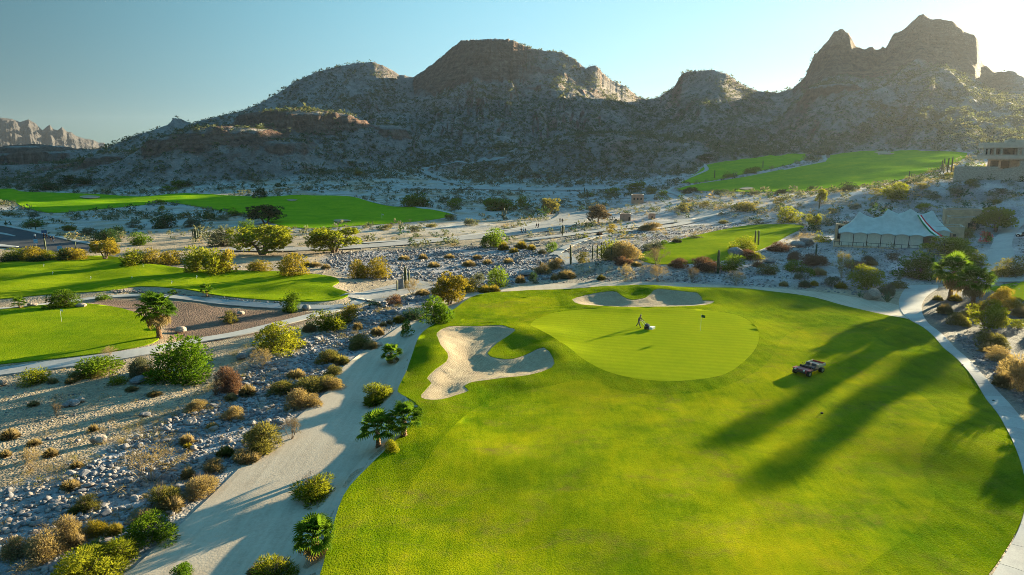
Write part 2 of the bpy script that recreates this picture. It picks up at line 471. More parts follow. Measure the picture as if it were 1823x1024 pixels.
def grass_mat(name, c_dark, c_mid, c_light, patch=0.0, stripes=None, rough_scale=6.0, bstr=0.6):
    m, nt, b = mat(name)
    v = pos(nt)
    big = noise(nt, v, 0.09, 5, 0.6, 0.4)
    med = noise(nt, v, 0.55, 5, 0.65)
    fine = noise(nt, v, rough_scale, 3, 0.7)
    strk = noise(nt, pos(nt, (1.6, 0.22, 1), (0, 0, math.radians(-16))), 1.3, 4, 0.6)
    s = mathn(nt, 'ADD', mathn(nt, 'ADD', mathn(nt, 'MULTIPLY', big, 0.42), mathn(nt, 'MULTIPLY', strk, 0.16)), mathn(nt, 'ADD', mathn(nt, 'MULTIPLY', med, 0.26), mathn(nt, 'MULTIPLY', fine, 0.16)))
    c = ramp(nt, s, [(0.37, c_dark), (0.5, c_mid), (0.62, c_light)])
    if patch:
        pn = noise(nt, pos(nt, (1, 1.9, 1)), 0.16, 6, 0.7, 0.8)
        pm = mathn(nt, 'MULTIPLY', mathn(nt, 'SUBTRACT', pn, 0.50, clamp=True), 5.0, clamp=True)
        pm = mathn(nt, 'MULTIPLY', pm, mathn(nt, 'MULTIPLY', mathn(nt, 'SUBTRACT', noise(nt, v, 1.6, 4, 0.7), 0.36, clamp=True), 3.0, clamp=True))
        c = mix(nt, mathn(nt, 'MULTIPLY', pm, patch), c, (0.17, 0.125, 0.035))
        dn = noise(nt, pos(nt, (1, 1.5, 1)), 0.11, 5, 0.65, 0.5)
        dm = mathn(nt, 'MULTIPLY', mathn(nt, 'SUBTRACT', dn, 0.49, clamp=True), 4.0, clamp=True)
        c = mix(nt, mathn(nt, 'MULTIPLY', dm, 0.8), c, c_dark)
    if stripes:
        ang, wl, amt = stripes
        w = node(nt, "ShaderNodeTexWave", wave_type='BANDS', bands_direction='Y')
        w.inputs["Scale"].default_value = 0.314 / wl
        w.inputs["Distortion"].default_value = 0.25
        w.inputs["Detail"].default_value = 1.0
        nt.links.new(pos(nt, (1, 1, 1), (0, 0, ang)), w.inputs["Vector"])
        sf = ramp(nt, w.outputs["Fac"], [(0.40, grey(1 - amt)), (0.60, grey(1 + amt))])
        c = mix(nt, 1.0, c, sf, 'MULTIPLY')
    nt.links.new(c, b.inputs["Base Color"])
    b.inputs["Specular IOR Level"].default_value = 0.0
    hf = mathn(nt, 'ADD', noise(nt, v, rough_scale * 1.6, 3, 0.7), mathn(nt, 'MULTIPLY', med, 0.6))
    bump(nt, b, hf, bstr, 0.25)
    return m

M = {}
M['rough'] = grass_mat('rough_grass', (0.055, 0.120, 0.003), (0.150, 0.205, 0.004), (0.24, 0.262, 0.006), 0.6, (math.radians(72), 2.3, 0.05), 5.0, 0.9)
M['fairway'] = grass_mat('fairway_grass', (0.060, 0.125, 0.003), (0.185, 0.225, 0.004), (0.29, 0.28, 0.006), 1.0, (math.radians(-62), 4.2, 0.035), 6.0, 0.6)
M['green'] = grass_mat('green_grass', (0.18, 0.24, 0.006), (0.215, 0.265, 0.007), (0.25, 0.285, 0.008), 0, (math.radians(14), 1.25, 0.05), 9.0, 0.25)
M['left'] = grass_mat('practice_grass', (0.09, 0.165, 0.005), (0.16, 0.225, 0.006), (0.23, 0.27, 0.008), 0.15, None, 5.0, 0.5)
M['far'] = grass_mat('far_grass', (0.085, 0.225, 0.006), (0.155, 0.29, 0.008), (0.25, 0.34, 0.010), 0, None, 2.0, 0.4)

def soil_mat(name, c1, c2, c3, s1=0.25, s2=2.2, pebble=9.0, bstr=0.6, dist=0.08, attr=False, streak=None, rake=False):
    m, nt, b = mat(name)
    v = pos(nt)
    a = noise(nt, v, s1, 6, 0.65, 0.3); f = noise(nt, v, s2, 5, 0.7)
    vo = node(nt, "ShaderNodeTexVoronoi")
    vo.inputs["Scale"].default_value = pebble
    nt.links.new(v, vo.inputs["Vector"])
    s = mathn(nt, 'ADD', mathn(nt, 'MULTIPLY', a, 0.5), mathn(nt, 'ADD', mathn(nt, 'MULTIPLY', f, 0.32), mathn(nt, 'MULTIPLY', vo.outputs["Color"], 0.18)))
    if streak:
        sn = noise(nt, pos(nt, streak[0], (0, 0, streak[1])), 1.0, 5, 0.6, 0.3)
        s = mathn(nt, 'ADD', mathn(nt, 'MULTIPLY', s, 0.6), mathn(nt, 'MULTIPLY', sn, 0.4))
    if attr:
        at = node(nt, "ShaderNodeAttribute", attribute_name="soil")
        k = ramp(nt, s, [(0.34, grey(0.55)), (0.5, grey(1.0)), (0.66, grey(1.45))])
        c = mix(nt, 1.0, at.outputs["Color"], k, 'MULTIPLY')
    else:
        oi = node(nt, "ShaderNodeObjectInfo")
        s = mathn(nt, 'ADD', s, mathn(nt, 'MULTIPLY', mathn(nt, 'SUBTRACT', oi.outputs["Random"], 0.5), 0.16))
        c = ramp(nt, s, [(0.36, c1), (0.5, c2), (0.64, c3)])
    nt.links.new(c, b.inputs["Base Color"])
    h = mathn(nt, 'ADD', mathn(nt, 'MULTIPLY', vo.outputs["Distance"], -0.7), f)
    if rake:
        w = node(nt, 'ShaderNodeTexWave', wave_type='BANDS', bands_direction='DIAGONAL')
        w.inputs['Scale'].default_value = 1.7; w.inputs['Distortion'].default_value = 14.0; w.inputs['Detail'].default_value = 2.0; w.inputs['Detail Scale'].default_value = 0.35
        nt.links.new(v, w.inputs['Vector'])
        h = mathn(nt, 'ADD', h, mathn(nt, 'MULTIPLY', w.outputs['Fac'], 0.35))
    bump(nt, b, h, bstr, dist)
    return m
M['ground'] = soil_mat('desert_ground', None, None, None, 0.12, 1.6, 4.5, 0.8, 0.16, attr=True)
M['sandpath'] = soil_mat('packed_sand', (0.32, 0.255, 0.19), (0.42, 0.34, 0.26), (0.495, 0.41, 0.32), 0.2, 3.0, 7.0, 0.3, 0.03, streak=((1.5, .10, 1), math.radians(8)))
M['bunker'] = soil_mat('bunker_sand', (0.27, 0.20, 0.125), (0.345, 0.26, 0.165), (0.41, 0.32, 0.21), 0.3, 2.2, 5.0, 0.5, 0.06, rake=True)
M['concrete'] = soil_mat('path_concrete', (0.29, 0.285, 0.28), (0.35, 0.34, 0.33), (0.41, 0.40, 0.385), 0.35, 1.6, 20, 0.25, 0.01)
M['dirt'] = soil_mat('road_dirt', (0.24, 0.23, 0.225), (0.31, 0.295, 0.285), (0.37, 0.35, 0.335), 0.15, 1.2, 6.0, 0.4, 0.06)
M['asphalt'] = soil_mat('asphalt', (0.035, 0.04, 0.05), (0.045, 0.05, 0.06), (0.06, 0.065, 0.075), 0.3, 3, 20, 0.2, 0.01)
M['mulch'] = soil_mat('brown_earth', (0.10, 0.062, 0.045), (0.15, 0.10, 0.075), (0.21, 0.155, 0.125), 0.16, 1.3, 5.0, 0.7, 0.1)

def rock_mat():
    m, nt, b = mat('mountain_rock')
    v = pos(nt)
    at = node(nt, "ShaderNodeAttribute", attribute_name="soil")
    big = noise(nt, v, 0.018, 5, 0.6, 0.3)
    med = noise(nt, v, 0.11, 6, 0.68, 0.2)
    fine = noise(nt, v, 0.5, 4, 0.7)
    s = mathn(nt, 'ADD', mathn(nt, 'MULTIPLY', big, 0.3), mathn(nt, 'ADD', mathn(nt, 'MULTIPLY', med, 0.4), mathn(nt, 'MULTIPLY', fine, 0.3)))
    k = ramp(nt, s, [(0.34, grey(0.45)), (0.5, grey(1.0)), (0.66, grey(1.65))])
    scr = mix(nt, 1.0, at.outputs["Color"], k, 'MULTIPLY')
    # rock faces: strata and vertical cracks
    vc = noise(nt, pos(nt, (1, 1, 0.18)), 0.22, 6, 0.7, 0.5)
    st = noise(nt, pos(nt, (0.25, 0.25, 1.6)), 0.2, 5, 0.6)
    rk = ramp(nt, mathn(nt, 'ADD', mathn(nt, 'MULTIPLY', vc, 0.6), mathn(nt, 'MULTIPLY', st, 0.4)), [(0.36, (0.06, 0.040, 0.035)), (0.5, (0.18, 0.10, 0.075)), (0.64, (0.28, 0.18, 0.14))])
    ca = node(nt, "ShaderNodeAttribute", attribute_name="cliff")
    cm = mathn(nt, 'MULTIPLY', mathn(nt, 'SUBTRACT', mathn(nt, 'ADD', ca.outputs["Fac"], mathn(nt, 'MULTIPLY', mathn(nt, 'SUBTRACT', med, 0.5), 0.9)), 0.28, clamp=True), 4.0, clamp=True)
    c = mix(nt, cm, scr, rk)
    nt.links.new(c, b.inputs["Base Color"])
    h = mathn(nt, 'ADD', mathn(nt, 'MULTIPLY', med, 5.0), mathn(nt, 'ADD', mathn(nt, 'MULTIPLY', fine, 1.4), mathn(nt, 'MULTIPLY', mathn(nt, 'MULTIPLY', vc, cm), 6.0)))
    bump(nt, b, h, 0.9, 1.0)
    return m
M['mountain'] = rock_mat()
def far_rock():
    m, nt, b = mat('distant_rock')
    v = pos(nt)
    s = noise(nt, pos(nt, (1, 1, 0.5)), 0.006, 7, 0.65, 0.4)
    c = ramp(nt, s, [(0.35, (0.030, 0.029, 0.032)), (0.5, (0.052, 0.047, 0.049)), (0.66, (0.075, 0.066, 0.066))])
    nt.links.new(c, b.inputs["Base Color"])
    bump(nt, b, s, 1.0, 40)
    return m
M['far_rock'] = far_rock()
def water():
    m, nt, b = mat('sea_water')
    b.inputs["Base Color"].default_value = (0.012, 0.03, 0.045, 1)
    b.inputs["Roughness"].default_value = 0.12
    b.inputs["Specular IOR Level"].default_value = 0.5
    bump(nt, b, noise(nt, pos(nt, (1, 2.5, 1)), 0.25, 4, 0.6), 0.35, 0.6)
    return m
M['water'] = water()
def plain(name, col, rough=0.7, var=0.12, scale=3.0, metal=0.0, spec=0.3):
    m, nt, b = mat(name)
    s = noise(nt, pos(nt), scale, 5, 0.65)
    lo = tuple(max(c * (1 - var), 0) for c in col); hi = tuple(c * (1 + var) for c in col)
    nt.links.new(ramp(nt, s, [(0.35, lo), (0.65, hi)]), b.inputs["Base Color"])
    b.inputs["Roughness"].default_value = rough
    b.inputs["Metallic"].default_value = metal
    b.inputs["Specular IOR Level"].default_value = spec
    return m
def leaf_mat(name, cols, trans=0.5, var=0.35):
    """leaves that let the low sun through"""
    m, nt, b = mat(name)
    nt.nodes.remove(b)
    out = nt.nodes["Material Output"]
    oi = node(nt, "ShaderNodeObjectInfo")
    s = noise(nt, pos(nt), 2.6, 3, 0.6)
    s2 = noise(nt, pos(nt), 14.0, 2, 0.6)
    f = mathn(nt, 'ADD', mathn(nt, 'MULTIPLY', s, 0.5), mathn(nt, 'MULTIPLY', s2, 0.5))
    f = mathn(nt, 'ADD', f, mathn(nt, 'MULTIPLY', mathn(nt, 'SUBTRACT', oi.outputs["Random"], 0.5), 0.16))
    c = ramp(nt, f, [(0.34, cols[0]), (0.5, cols[1]), (0.66, cols[2])])
    d = node(nt, "ShaderNodeBsdfDiffuse"); t = node(nt, "ShaderNodeBsdfTranslucent")
    nt.links.new(c, d.inputs["Color"])
    nt.links.new(mix(nt, 1.0, c, (1.25, 1.15, 0.65), 'MULTIPLY'), t.inputs["Color"])
    ms = node(nt, "ShaderNodeMixShader"); ms.inputs[0].default_value = trans
    nt.links.new(d.outputs[0], ms.inputs[1]); nt.links.new(t.outputs[0], ms.inputs[2])
    nt.links.new(ms.outputs[0], out.inputs["Surface"])
    return m

# ------------------------------------------------------------------ object helpers
def tag(o, label=None, cat=None, group=None, kind=None):
    if label: o["label"] = label
    if cat: o["category"] = cat
    if group: o["group"] = group
    if kind: o["kind"] = kind
    return o
def mesh_np(name, V, F, m=None, smooth_sh=False):
    """V (n,3); F list of faces or (n,k) array"""
    me = bpy.data.meshes.new(name)
    V = np.asarray(V, np.float32)
    if isinstance(F, np.ndarray):
        k = F.shape[1]
        me.vertices.add(len(V)); me.vertices.foreach_set("co", V.ravel())
        me.loops.add(F.size); me.loops.foreach_set("vertex_index", F.ravel().astype(np.int32))
        me.polygons.add(len(F)); me.polygons.foreach_set("loop_start", np.arange(0, F.size, k, dtype=np.int32))
        me.polygons.foreach_set("loop_total", np.full(len(F), k, np.int32))
        me.update(calc_edges=True)
    else:
        me.from_pydata(V.tolist(), [], F)
        me.update()
    if smooth_sh:
        me.polygons.foreach_set("use_smooth", np.ones(len(me.polygons), bool))
    if m is not None:
        me.materials.append(m)
    return me
def obj(name, me, parent=None, loc=None):
    o = bpy.data.objects.new(name, me)
    COL.objects.link(o)
    if parent is not None: o.parent = parent
    if loc is not None: o.location = loc
    return o
def empty(name, loc, rz=0.0, sc=None):
    o = bpy.data.objects.new(name, None)
    COL.objects.link(o)
    o.location = loc; o.rotation_euler = (0, 0, rz)
    o.empty_display_size = 0.2
    if sc is not None: o.scale = sc if hasattr(sc, '__len__') else (sc, sc, sc)
    return o
# ------------------------------------------------------------------ ground and mountains: one height field
SAND_PATH = poly_px([(180, 1060), (235, 1015), (300, 955), (380, 880), (450, 812), (520, 752), (588, 692), (600, 665), (640, 632), (700, 590), (745, 560), (800, 530), (845, 517),
    (905, 512), (1000, 506), (1150, 503), (1300, 510), (1450, 520), (1550, 535), (1600, 545), (1612, 560), (1625, 577), (1560, 575), (1440, 550), (1290, 535), (1100, 533), (920, 536), (855, 545), (800, 575), (765, 620), (740, 680), (720, 705), (752, 740), (725, 790), (660, 850), (622, 895), (605, 960), (585, 1040), (570, 1090)])
CREEK = [poly_px(p) for p in (
    [(-60, 905), (0, 880), (120, 835), (250, 772), (320, 735), (400, 690), (430, 660), (450, 640), (440, 625), (520, 610), (560, 596), (600, 580), (640, 552), (690, 536), (740, 525), (770, 505), (800, 520), (780, 545), (745, 562), (700, 592), (640, 632), (600, 668), (585, 692), (520, 752), (450, 812), (380, 880), (300, 955), (230, 1020), (150, 1060), (-60, 1080)],
    [(585, 452), (700, 446), (830, 440), (905, 436), (960, 446), (1010, 470), (1000, 490), (930, 505), (850, 512), (790, 505), (740, 498), (690, 497), (640, 497), (600, 480)])]
RIGHT_RIVER = poly_px([(1700, 600), (1740, 610), (1790, 640), (1850, 680), (1900, 760), (1860, 770), (1823, 742), (1770, 690)])
MULCH = poly_px([(150, 540), (200, 533), (300, 533), (400, 545), (520, 555), (552, 560), (545, 572), (470, 588), (390, 603), (300, 605), (270, 572), (220, 556)])
BED = poly_px([(1640, 560), (1646, 535), (1680, 515), (1740, 520), (1800, 520), (1850, 540), (1880, 640), (1823, 700), (1760, 650), (1700, 605)])

def grad_axis(segs):
    out = []
    for a, b, s0, s1 in segs:
        v = a
        while v < b - 1e-6:
            out.append(v)
            t = (v - a) / (b - a)
            v += s0 + (s1 - s0) * t
    out.append(segs[-1][1])
    return np.array(out)
xs = grad_axis([(-6000, -1100, 400, 60), (-1100, -700, 14, 4.5), (-700, -160, 3.6, 2.0), (-160, -90, 1.8, 0.8), (-90, 110, 0.75, 0.75), (110, 200, 0.9, 2.2), (200, 620, 2.2, 3.6), (620, 1100, 4.5, 20), (1100, 5000, 60, 400)])
ys = grad_axis([(-1500, -40, 260, 12), (-40, 26, 8, 1.0), (26, 130, 0.7, 0.8), (130, 250, 0.9, 1.7), (250, 480, 1.8, 3.2), (480, 1060, 3.4, 3.6), (1060, 1400, 6, 30), (1400, 5000, 60, 400)])
GX, GY = np.meshgrid(xs, ys)
gx, gy = GX.ravel(), GY.ravel()
gz = base(gx, gy)
for f in LAYERS:
    gz = f(gx, gy, gz)
gd = np.hypot(gx, gy)
mm = (gd > 200) & (gy > 60)
hm = np.zeros(len(gx)); cl = np.zeros(len(gx)); ms = np.full(len(gx), -1.0)
hm[mm], cl[mm], ms[mm] = mountain(gx[mm], gy[mm], gz[mm])
# land falls away to the sea on the far left
rough_amp = 0.10 + 0.10 * smooth(150, 500, gd)
SHEETS = [FAIRWAY, LEFT_LOW, LEFT_UP, RIGHT_MID, FAR_LEFT, FAR_RIGHT, FAR_TOP]
sheet_sd = np.full(len(gx), 40.0)
for p in SHEETS:
    sheet_sd = np.minimum(sheet_sd, sdist(p, gx, gy, 12))
gz_ground = gz + hm
outm = smooth(0.5, 3, sheet_sd)
gz_ground = gz_ground + outm * rough_amp * fbm(gx / 3.1, gy / 3.1, 3, 91) + outm * 0.35 * smooth(60, 200, gd) * fbm(gx / 14, gy / 14, 2, 92)
gz_ground = gz_ground - 0.9 * smooth(0.0, -2.0 - gd * 0.004, sheet_sd)

# soil colours by kind of ground, with shade put into the right bed
soil = np.empty((len(gx), 3))
tan_, pale, dark, scrubc = np.array((0.31, 0.24, 0.165)), np.array((0.36, 0.345, 0.33)), np.array((0.235, 0.222, 0.225)), np.array((0.25, 0.225, 0.20))
n1 = fbm(gx / 26, gy / 26, 4, 95); n2 = fbm(gx / 9, gy / 9, 3, 96)
w_pale = smooth(185, 260, gy) * smooth(40, -20, gx - (gy - 200) * .25) * smooth(-.45, .15, n1 + 0.5 * n2)
soil[:] = tan_
soil = soil * (1 - w_pale[:, None]) + pale * w_pale[:, None]
w_right = smooth(0, 45, gx) * smooth(112, 125, gy)
soil = soil * (1 - w_right[:, None]) + (dark * 1.25 * (0.85 + 0.5 * smooth(-.3, .4, n2))[:, None]) * w_right[:, None]
def paint(poly, col, e=1.2, wob=1.2):
    global soil
    s = sdist(poly, gx, gy, 12) + wob * n2
    w = smooth(e, -e * 0.6, s)[:, None]
    soil = soil * (1 - w) + np.array(col) * w
for p in CREEK:
    paint(p, (0.26, 0.25, 0.265))
paint(MULCH, (0.145, 0.092, 0.066), 0.8, 0.6)
paint(BED, (0.075, 0.072, 0.072), 0.8, 0.5)  # dark grey bed gravel, darkened further in colour to stand in for shade
paint(RIGHT_RIVER, (0.12, 0.115, 0.115), 0.8, 0.5)
# mountain soil
mw = smooth(0.5, 6, hm)[:, None]
msoil = np.array((0.235, 0.20, 0.188)) * (1 + 0.25 * n1[:, None]) + np.array((0.02, 0.0, -0.01)) * n2[:, None]
red = smooth(.15, .5, fbm(gx / 60, gy / 60, 3, 97))[:, None]
msoil = msoil * (1 - 0.55 * red) + np.array((0.33, 0.185, 0.14)) * 0.55 * red
soil = soil * (1 - mw) + msoil * mw
soil = np.clip(soil, 0.02, 0.6)

nx, ny = len(xs), len(ys)
idx = np.arange(nx * ny).reshape(ny, nx)
quads = np.stack([idx[:-1, :-1], idx[:-1, 1:], idx[1:, 1:], idx[1:, :-1]], -1).reshape(-1, 4)
VG = np.c_[gx, gy, gz_ground]
hq = hm[quads].max(1)
qaz = np.arctan2(gx[quads].mean(1), gy[quads].mean(1))
split_az = float(az_tan(1155, 250)[0])
is_m = hq > 1.5
def terrain_part(name, sel, m, label=None):
    q = quads[sel]
    used, inv = np.unique(q, return_inverse=True)
    me = mesh_np(name, VG[used], inv.reshape(-1, 4), m, True)
    ca = me.color_attributes.new("soil", 'FLOAT_COLOR', 'POINT')
    ca.data.foreach_set("color", np.c_[soil[used], np.ones(len(used))].astype(np.float32).ravel())
    fa = me.attributes.new("cliff", 'FLOAT', 'POINT')
    slope = 1 - NZ[used]
    cval = np.clip(cl[used] * 0.8 + smooth(0.22, 0.5, slope) * 0.45 * (hm[used] > 3), 0, 1)
    fa.data.foreach_set("value", cval.astype(np.float32))
    o = obj(name, me)
    tag(o, label, None, None, "structure")
    return o
# vertex normals of the grid for the slope
ZG = gz_ground.reshape(ny, nx)
zy, zx = np.gradient(ZG, ys, xs)
NZ = (1 / np.sqrt(1 + zx ** 2 + zy ** 2)).ravel()
terrain_part("ground", ~is_m, M['ground'], "stony desert ground between the grass areas and the mountains")
terrain_part("mountain", is_m & (qaz < split_az), M['mountain'], "broad scrub-covered desert mountain with flat reddish top")
terrain_part("mountain", is_m & (qaz >= split_az), M['mountain'], "rugged rocky mountain with two tall crags on the right")

# sea and far range
me = mesh_np("sea", [(-30000, 640, -8.4), (-330, 640, -8.4), (-330, 30000, -8.4), (-30000, 30000, -8.4)], [(0, 1, 2, 3)], M['water'])
tag(obj("sea", me), "dark strip of sea beyond the left fairway", None, None, "structure")
FS = np.array([(-500, 235), (-300, 215), (-150, 212), (-60, 215), (0, 205), (20, 207), (35, 213), (50, 208), (62, 215), (75, 228), (83, 221), (88, 218), (95, 226), (102, 228), (110, 222), (118, 230), (125, 232), (135, 238), (150, 243), (165, 245), (175, 250), (185, 250), (192, 258), (200, 272), (230, 290)], float)
fa_, ft_ = az_tan(FS[:, 0], FS[:, 1])
aa = np.linspace(fa_[0], fa_[-1], 640); dd = np.linspace(3600, 5600, 200)
AA, DD = np.meshgrid(aa, dd)
ridge = CAM_H + 4500 * np.interp(AA, fa_, ft_) + 8
sv = 1 - np.abs(DD - 4500) / 900
gulf = fbm(AA * 90, DD / 900, 5, 131, ridged=True)
rid2 = fbm(AA * 4500 / 130, DD / 160, 4, 137, ridged=True)
iso = fbm(AA * 4500 / 420, DD / 420, 6, 139, ridged=True)
hz = ridge * np.clip(sv, 0, 1) ** 1.1 * (1 + 0.0 * gulf)
hz = np.where(DD < 4500, hz + ridge * np.clip(sv * (1 - sv) * 4, 0, 1) * (0.10 * gulf + 0.12 * rid2 + 0.30 * iso - 0.10), hz) - 20
hz = np.minimum(hz, CAM_H + DD * np.interp(AA, fa_, ft_))
fx, fy = np.sin(AA) * DD, np.cos(AA) * DD
nn = np.arange(AA.size).reshape(AA.shape)
fq = np.stack([nn[:-1, :-1], nn[:-1, 1:], nn[1:, 1:], nn[1:, :-1]], -1).reshape(-1, 4)
me = mesh_np("far_mountain", np.c_[fx.ravel(), fy.ravel(), hz.ravel()], fq, M['far_rock'], True)
tag(obj("mountain", me), "distant jagged pinkish mountain range across the water", None, None, "structure")

# ------------------------------------------------------------------ draped sheets
def sheet(name, outer, holes, m, step, label, off=0.05, skirt=0.35, dist_off=0.0006, kind="structure", zfun=None, jitter=0.0):
    def dens(p, st):
        out = []
        n = len(p)
        for i in range(n):
            a, b = p[i], p[(i + 1) % n]
            k = max(1, int(np.hypot(*(b - a)) / st))
            for j in range(k):
                out.append(a + (b - a) * j / k)
        return np.array(out)
    loops = [dens(np.asarray(outer), step)] + [dens(np.asarray(h), step) for h in holes]
    pts = []; edges = []
    for L in loops:
        s = len(pts)
        pts += L.tolist()
        edges += [(s + i, s + (i + 1) % len(L)) for i in range(len(L))]
    nb = len(pts)
    x0, y0 = loops[0].min(0); x1, y1 = loops[0].max(0)
    gx_, gy_ = np.meshgrid(np.arange(x0, x1, step), np.arange(y0, y1, step))
    gx_ = gx_.ravel() + RNG.uniform(-.2, .2, gx_.size) * step; gy_ = gy_.ravel() + RNG.uniform(-.2, .2, gy_.size) * step
    ok = inside(loops[0], gx_, gy_) & (sdist(loops[0], gx_, gy_, step * 3) < -step * .45)
    for L in loops[1:]:
        ok &= sdist(L, gx_, gy_, step * 3) > step * .45
    pts += np.c_[gx_[ok], gy_[ok]].tolist()
    r = delaunay_2d_cdt([Vector(p) for p in pts], edges, [], 0, 1e-5)
    V2 = np.array([tuple(v) for v in r[0]]); F = np.array(r[2])
    c = V2[F].mean(1)
    ok = inside(loops[0], c[:, 0], c[:, 1])
    for L in loops[1:]:
        ok &= ~inside(L, c[:, 0], c[:, 1])
    F = F[ok]
    z = (zfun or terrain)(V2[:, 0], V2[:, 1]) + off + dist_off * np.hypot(V2[:, 0], V2[:, 1])
    V3 = np.c_[V2, z].tolist()
    F = F.tolist()
    ec = {}
    for f in F:
        for a, b in ((f[0], f[1]), (f[1], f[2]), (f[2], f[0])):
            ec[(a, b)] = 1
    low = {}
    for (a, b) in list(ec):
        if (b, a) not in ec and skirt:
            for q in (a, b):
                if q not in low:
                    low[q] = len(V3); v = V3[q]; V3.append([v[0], v[1], v[2] - skirt]); V3.append(list(v))
            F.append([low[b] + 1, low[a] + 1, low[a], low[b]])
    me = mesh_np(name, V3, F, m, True)
    o = obj(name, me)
    tag(o, label, None, None, kind)
    return o
FAIR_CUT = poly_px([(700, 1060), (690, 990), (712, 900), (770, 810), (830, 740), (900, 705), (980, 690), (1045, 682), (1110, 702), (1190, 708), (1270, 700), (1340, 672), (1375, 640), (1400, 600), (1460, 585), (1540, 600), (1600, 640), (1600, 680), (1640, 705), (1668, 735), (1672, 760), (1648, 790), (1638, 820), (1650, 855), (1665, 885), (1640, 935), (1560, 1000), (1480, 1060), (1300, 1180), (900, 1200), (720, 1150)], z=0.35)
sheet("rough_grass", FAIRWAY, [GREEN, BUNKER, BUNKER_B, FAIR_CUT], M['rough'], 1.0, "mown rough grass around the near putting green and fairway")
sheet("putting_green", GREEN, [], M['green'], 1.1, "smooth striped putting green with the flagstick", off=0.035)
sheet("sand_bunker", BUNKER, [], M['bunker'], 0.6, "large pale sand bunker left of the striped green", off=0.0)
sheet("sand_bunker", BUNKER_B, [], M['bunker'], 0.6, "narrow sand bunker behind the striped green", off=0.0)
sheet("fairway_grass", FAIR_CUT, [], M['fairway'], 1.0, "yellowish closely mown fairway grass in front of the green", off=0.05, skirt=0.2)
COLLAR = poly_px([(818, 575), (850, 552), (920, 531), (990, 530), (996, 545), (1010, 553), (985, 562), (945, 578), (900, 580), (850, 580)], z=0.4)
sheet("fairway_grass", COLLAR, [], M['fairway'], 0.9, "small mown grass apron at the back left of the striped green", off=0.065, skirt=0)
sheet("practice_green", LEFT_LOW, [], M['left'], 1.2, "oval practice green on the left beside the tall palm")
sheet("practice_green", LEFT_UP, [], M['left'], 1.2, "undulating practice green with several small white pins")
sheet("fairway", RIGHT_MID, [], M['left'], 1.6, "sunlit fairway strip below the tent pavilion hillside")
sheet("fairway", FAR_LEFT, [], M['far'], 3.0, "long dark green fairway on the far left plain")
sheet("fairway", FAR_RIGHT, [], M['far'], 3.0, "broad green fairway rising on the far right hillside")
sheet("fairway", FAR_TOP, [], M['far'], 3.0, "narrow green fairway at the foot of the mountains")
TERR = poly_px([(1640, 505), (1770, 508), (1823, 503), (1900, 500), (1900, 560), (1840, 530), (1790, 527), (1765, 520)])
sheet("lawn", poly_px([(1762, 515), (1790, 507), (1850, 500), (1900, 505), (1900, 545), (1840, 540), (1800, 528)]), [], M['left'], 1.0, "small lawn behind the fan palms at the right edge")
sheet("sand_path", SAND_PATH, [FAIRWAY], M['sandpath'], 1.2, "pale packed sand path skirting the fairway", off=0.03, skirt=0.2)

def ribbon(pts, w, z=None):
    """outline of a band of the given width (m) along photo points"""
    p = np.array(pts, float)
    q = []
    n = len(p)
    for i in range(n - 1):
        p0, p1, p2, p3 = p[max(i - 1, 0)], p[i], p[i + 1], p[min(i + 2, n - 1)]
        for k in range(4):
            t = k / 4
            q.append(0.5 * ((2 * p1) + (-p0 + p2) * t + (2 * p0 - 5 * p1 + 4 * p2 - p3) * t * t + (-p0 + 3 * p1 - 3 * p2 + p3) * t ** 3))
    q.append(p[-1])
    q = np.array(q)
    c = project(q[:, 0], q[:, 1])[:, :2]
    t = np.gradient(c, axis=0); t /= np.linalg.norm(t, axis=1)[:, None] + 1e-9
    nrm = np.c_[-t[:, 1], t[:, 0]]
    ww = np.interp(np.linspace(0, 1, len(c)), np.linspace(0, 1, len(np.atleast_1d(w))), np.atleast_1d(w))[:, None] / 2
    return np.r_[c + nrm * ww, (c - nrm * ww)[::-1]]
CART_R = [(1669, 509), (1672, 514), (1648, 530), (1640, 545), (1642, 562), (1657, 582), (1692, 612), (1742, 662), (1790, 712), (1823, 752), (1850, 800), (1868, 860), (1868, 940), (1850, 1000), (1815, 1070)]
CART_L = [(1617, 509), (1606, 522), (1600, 535), (1600, 548), (1610, 564), (1630, 577), (1665, 603), (1704, 642), (1744, 692), (1779, 742), (1806, 795), (1823, 845), (1829, 890), (1817, 940), (1792, 985), (1755, 1045)]
CART = poly_px(CART_R + CART_L[::-1], sub=1)
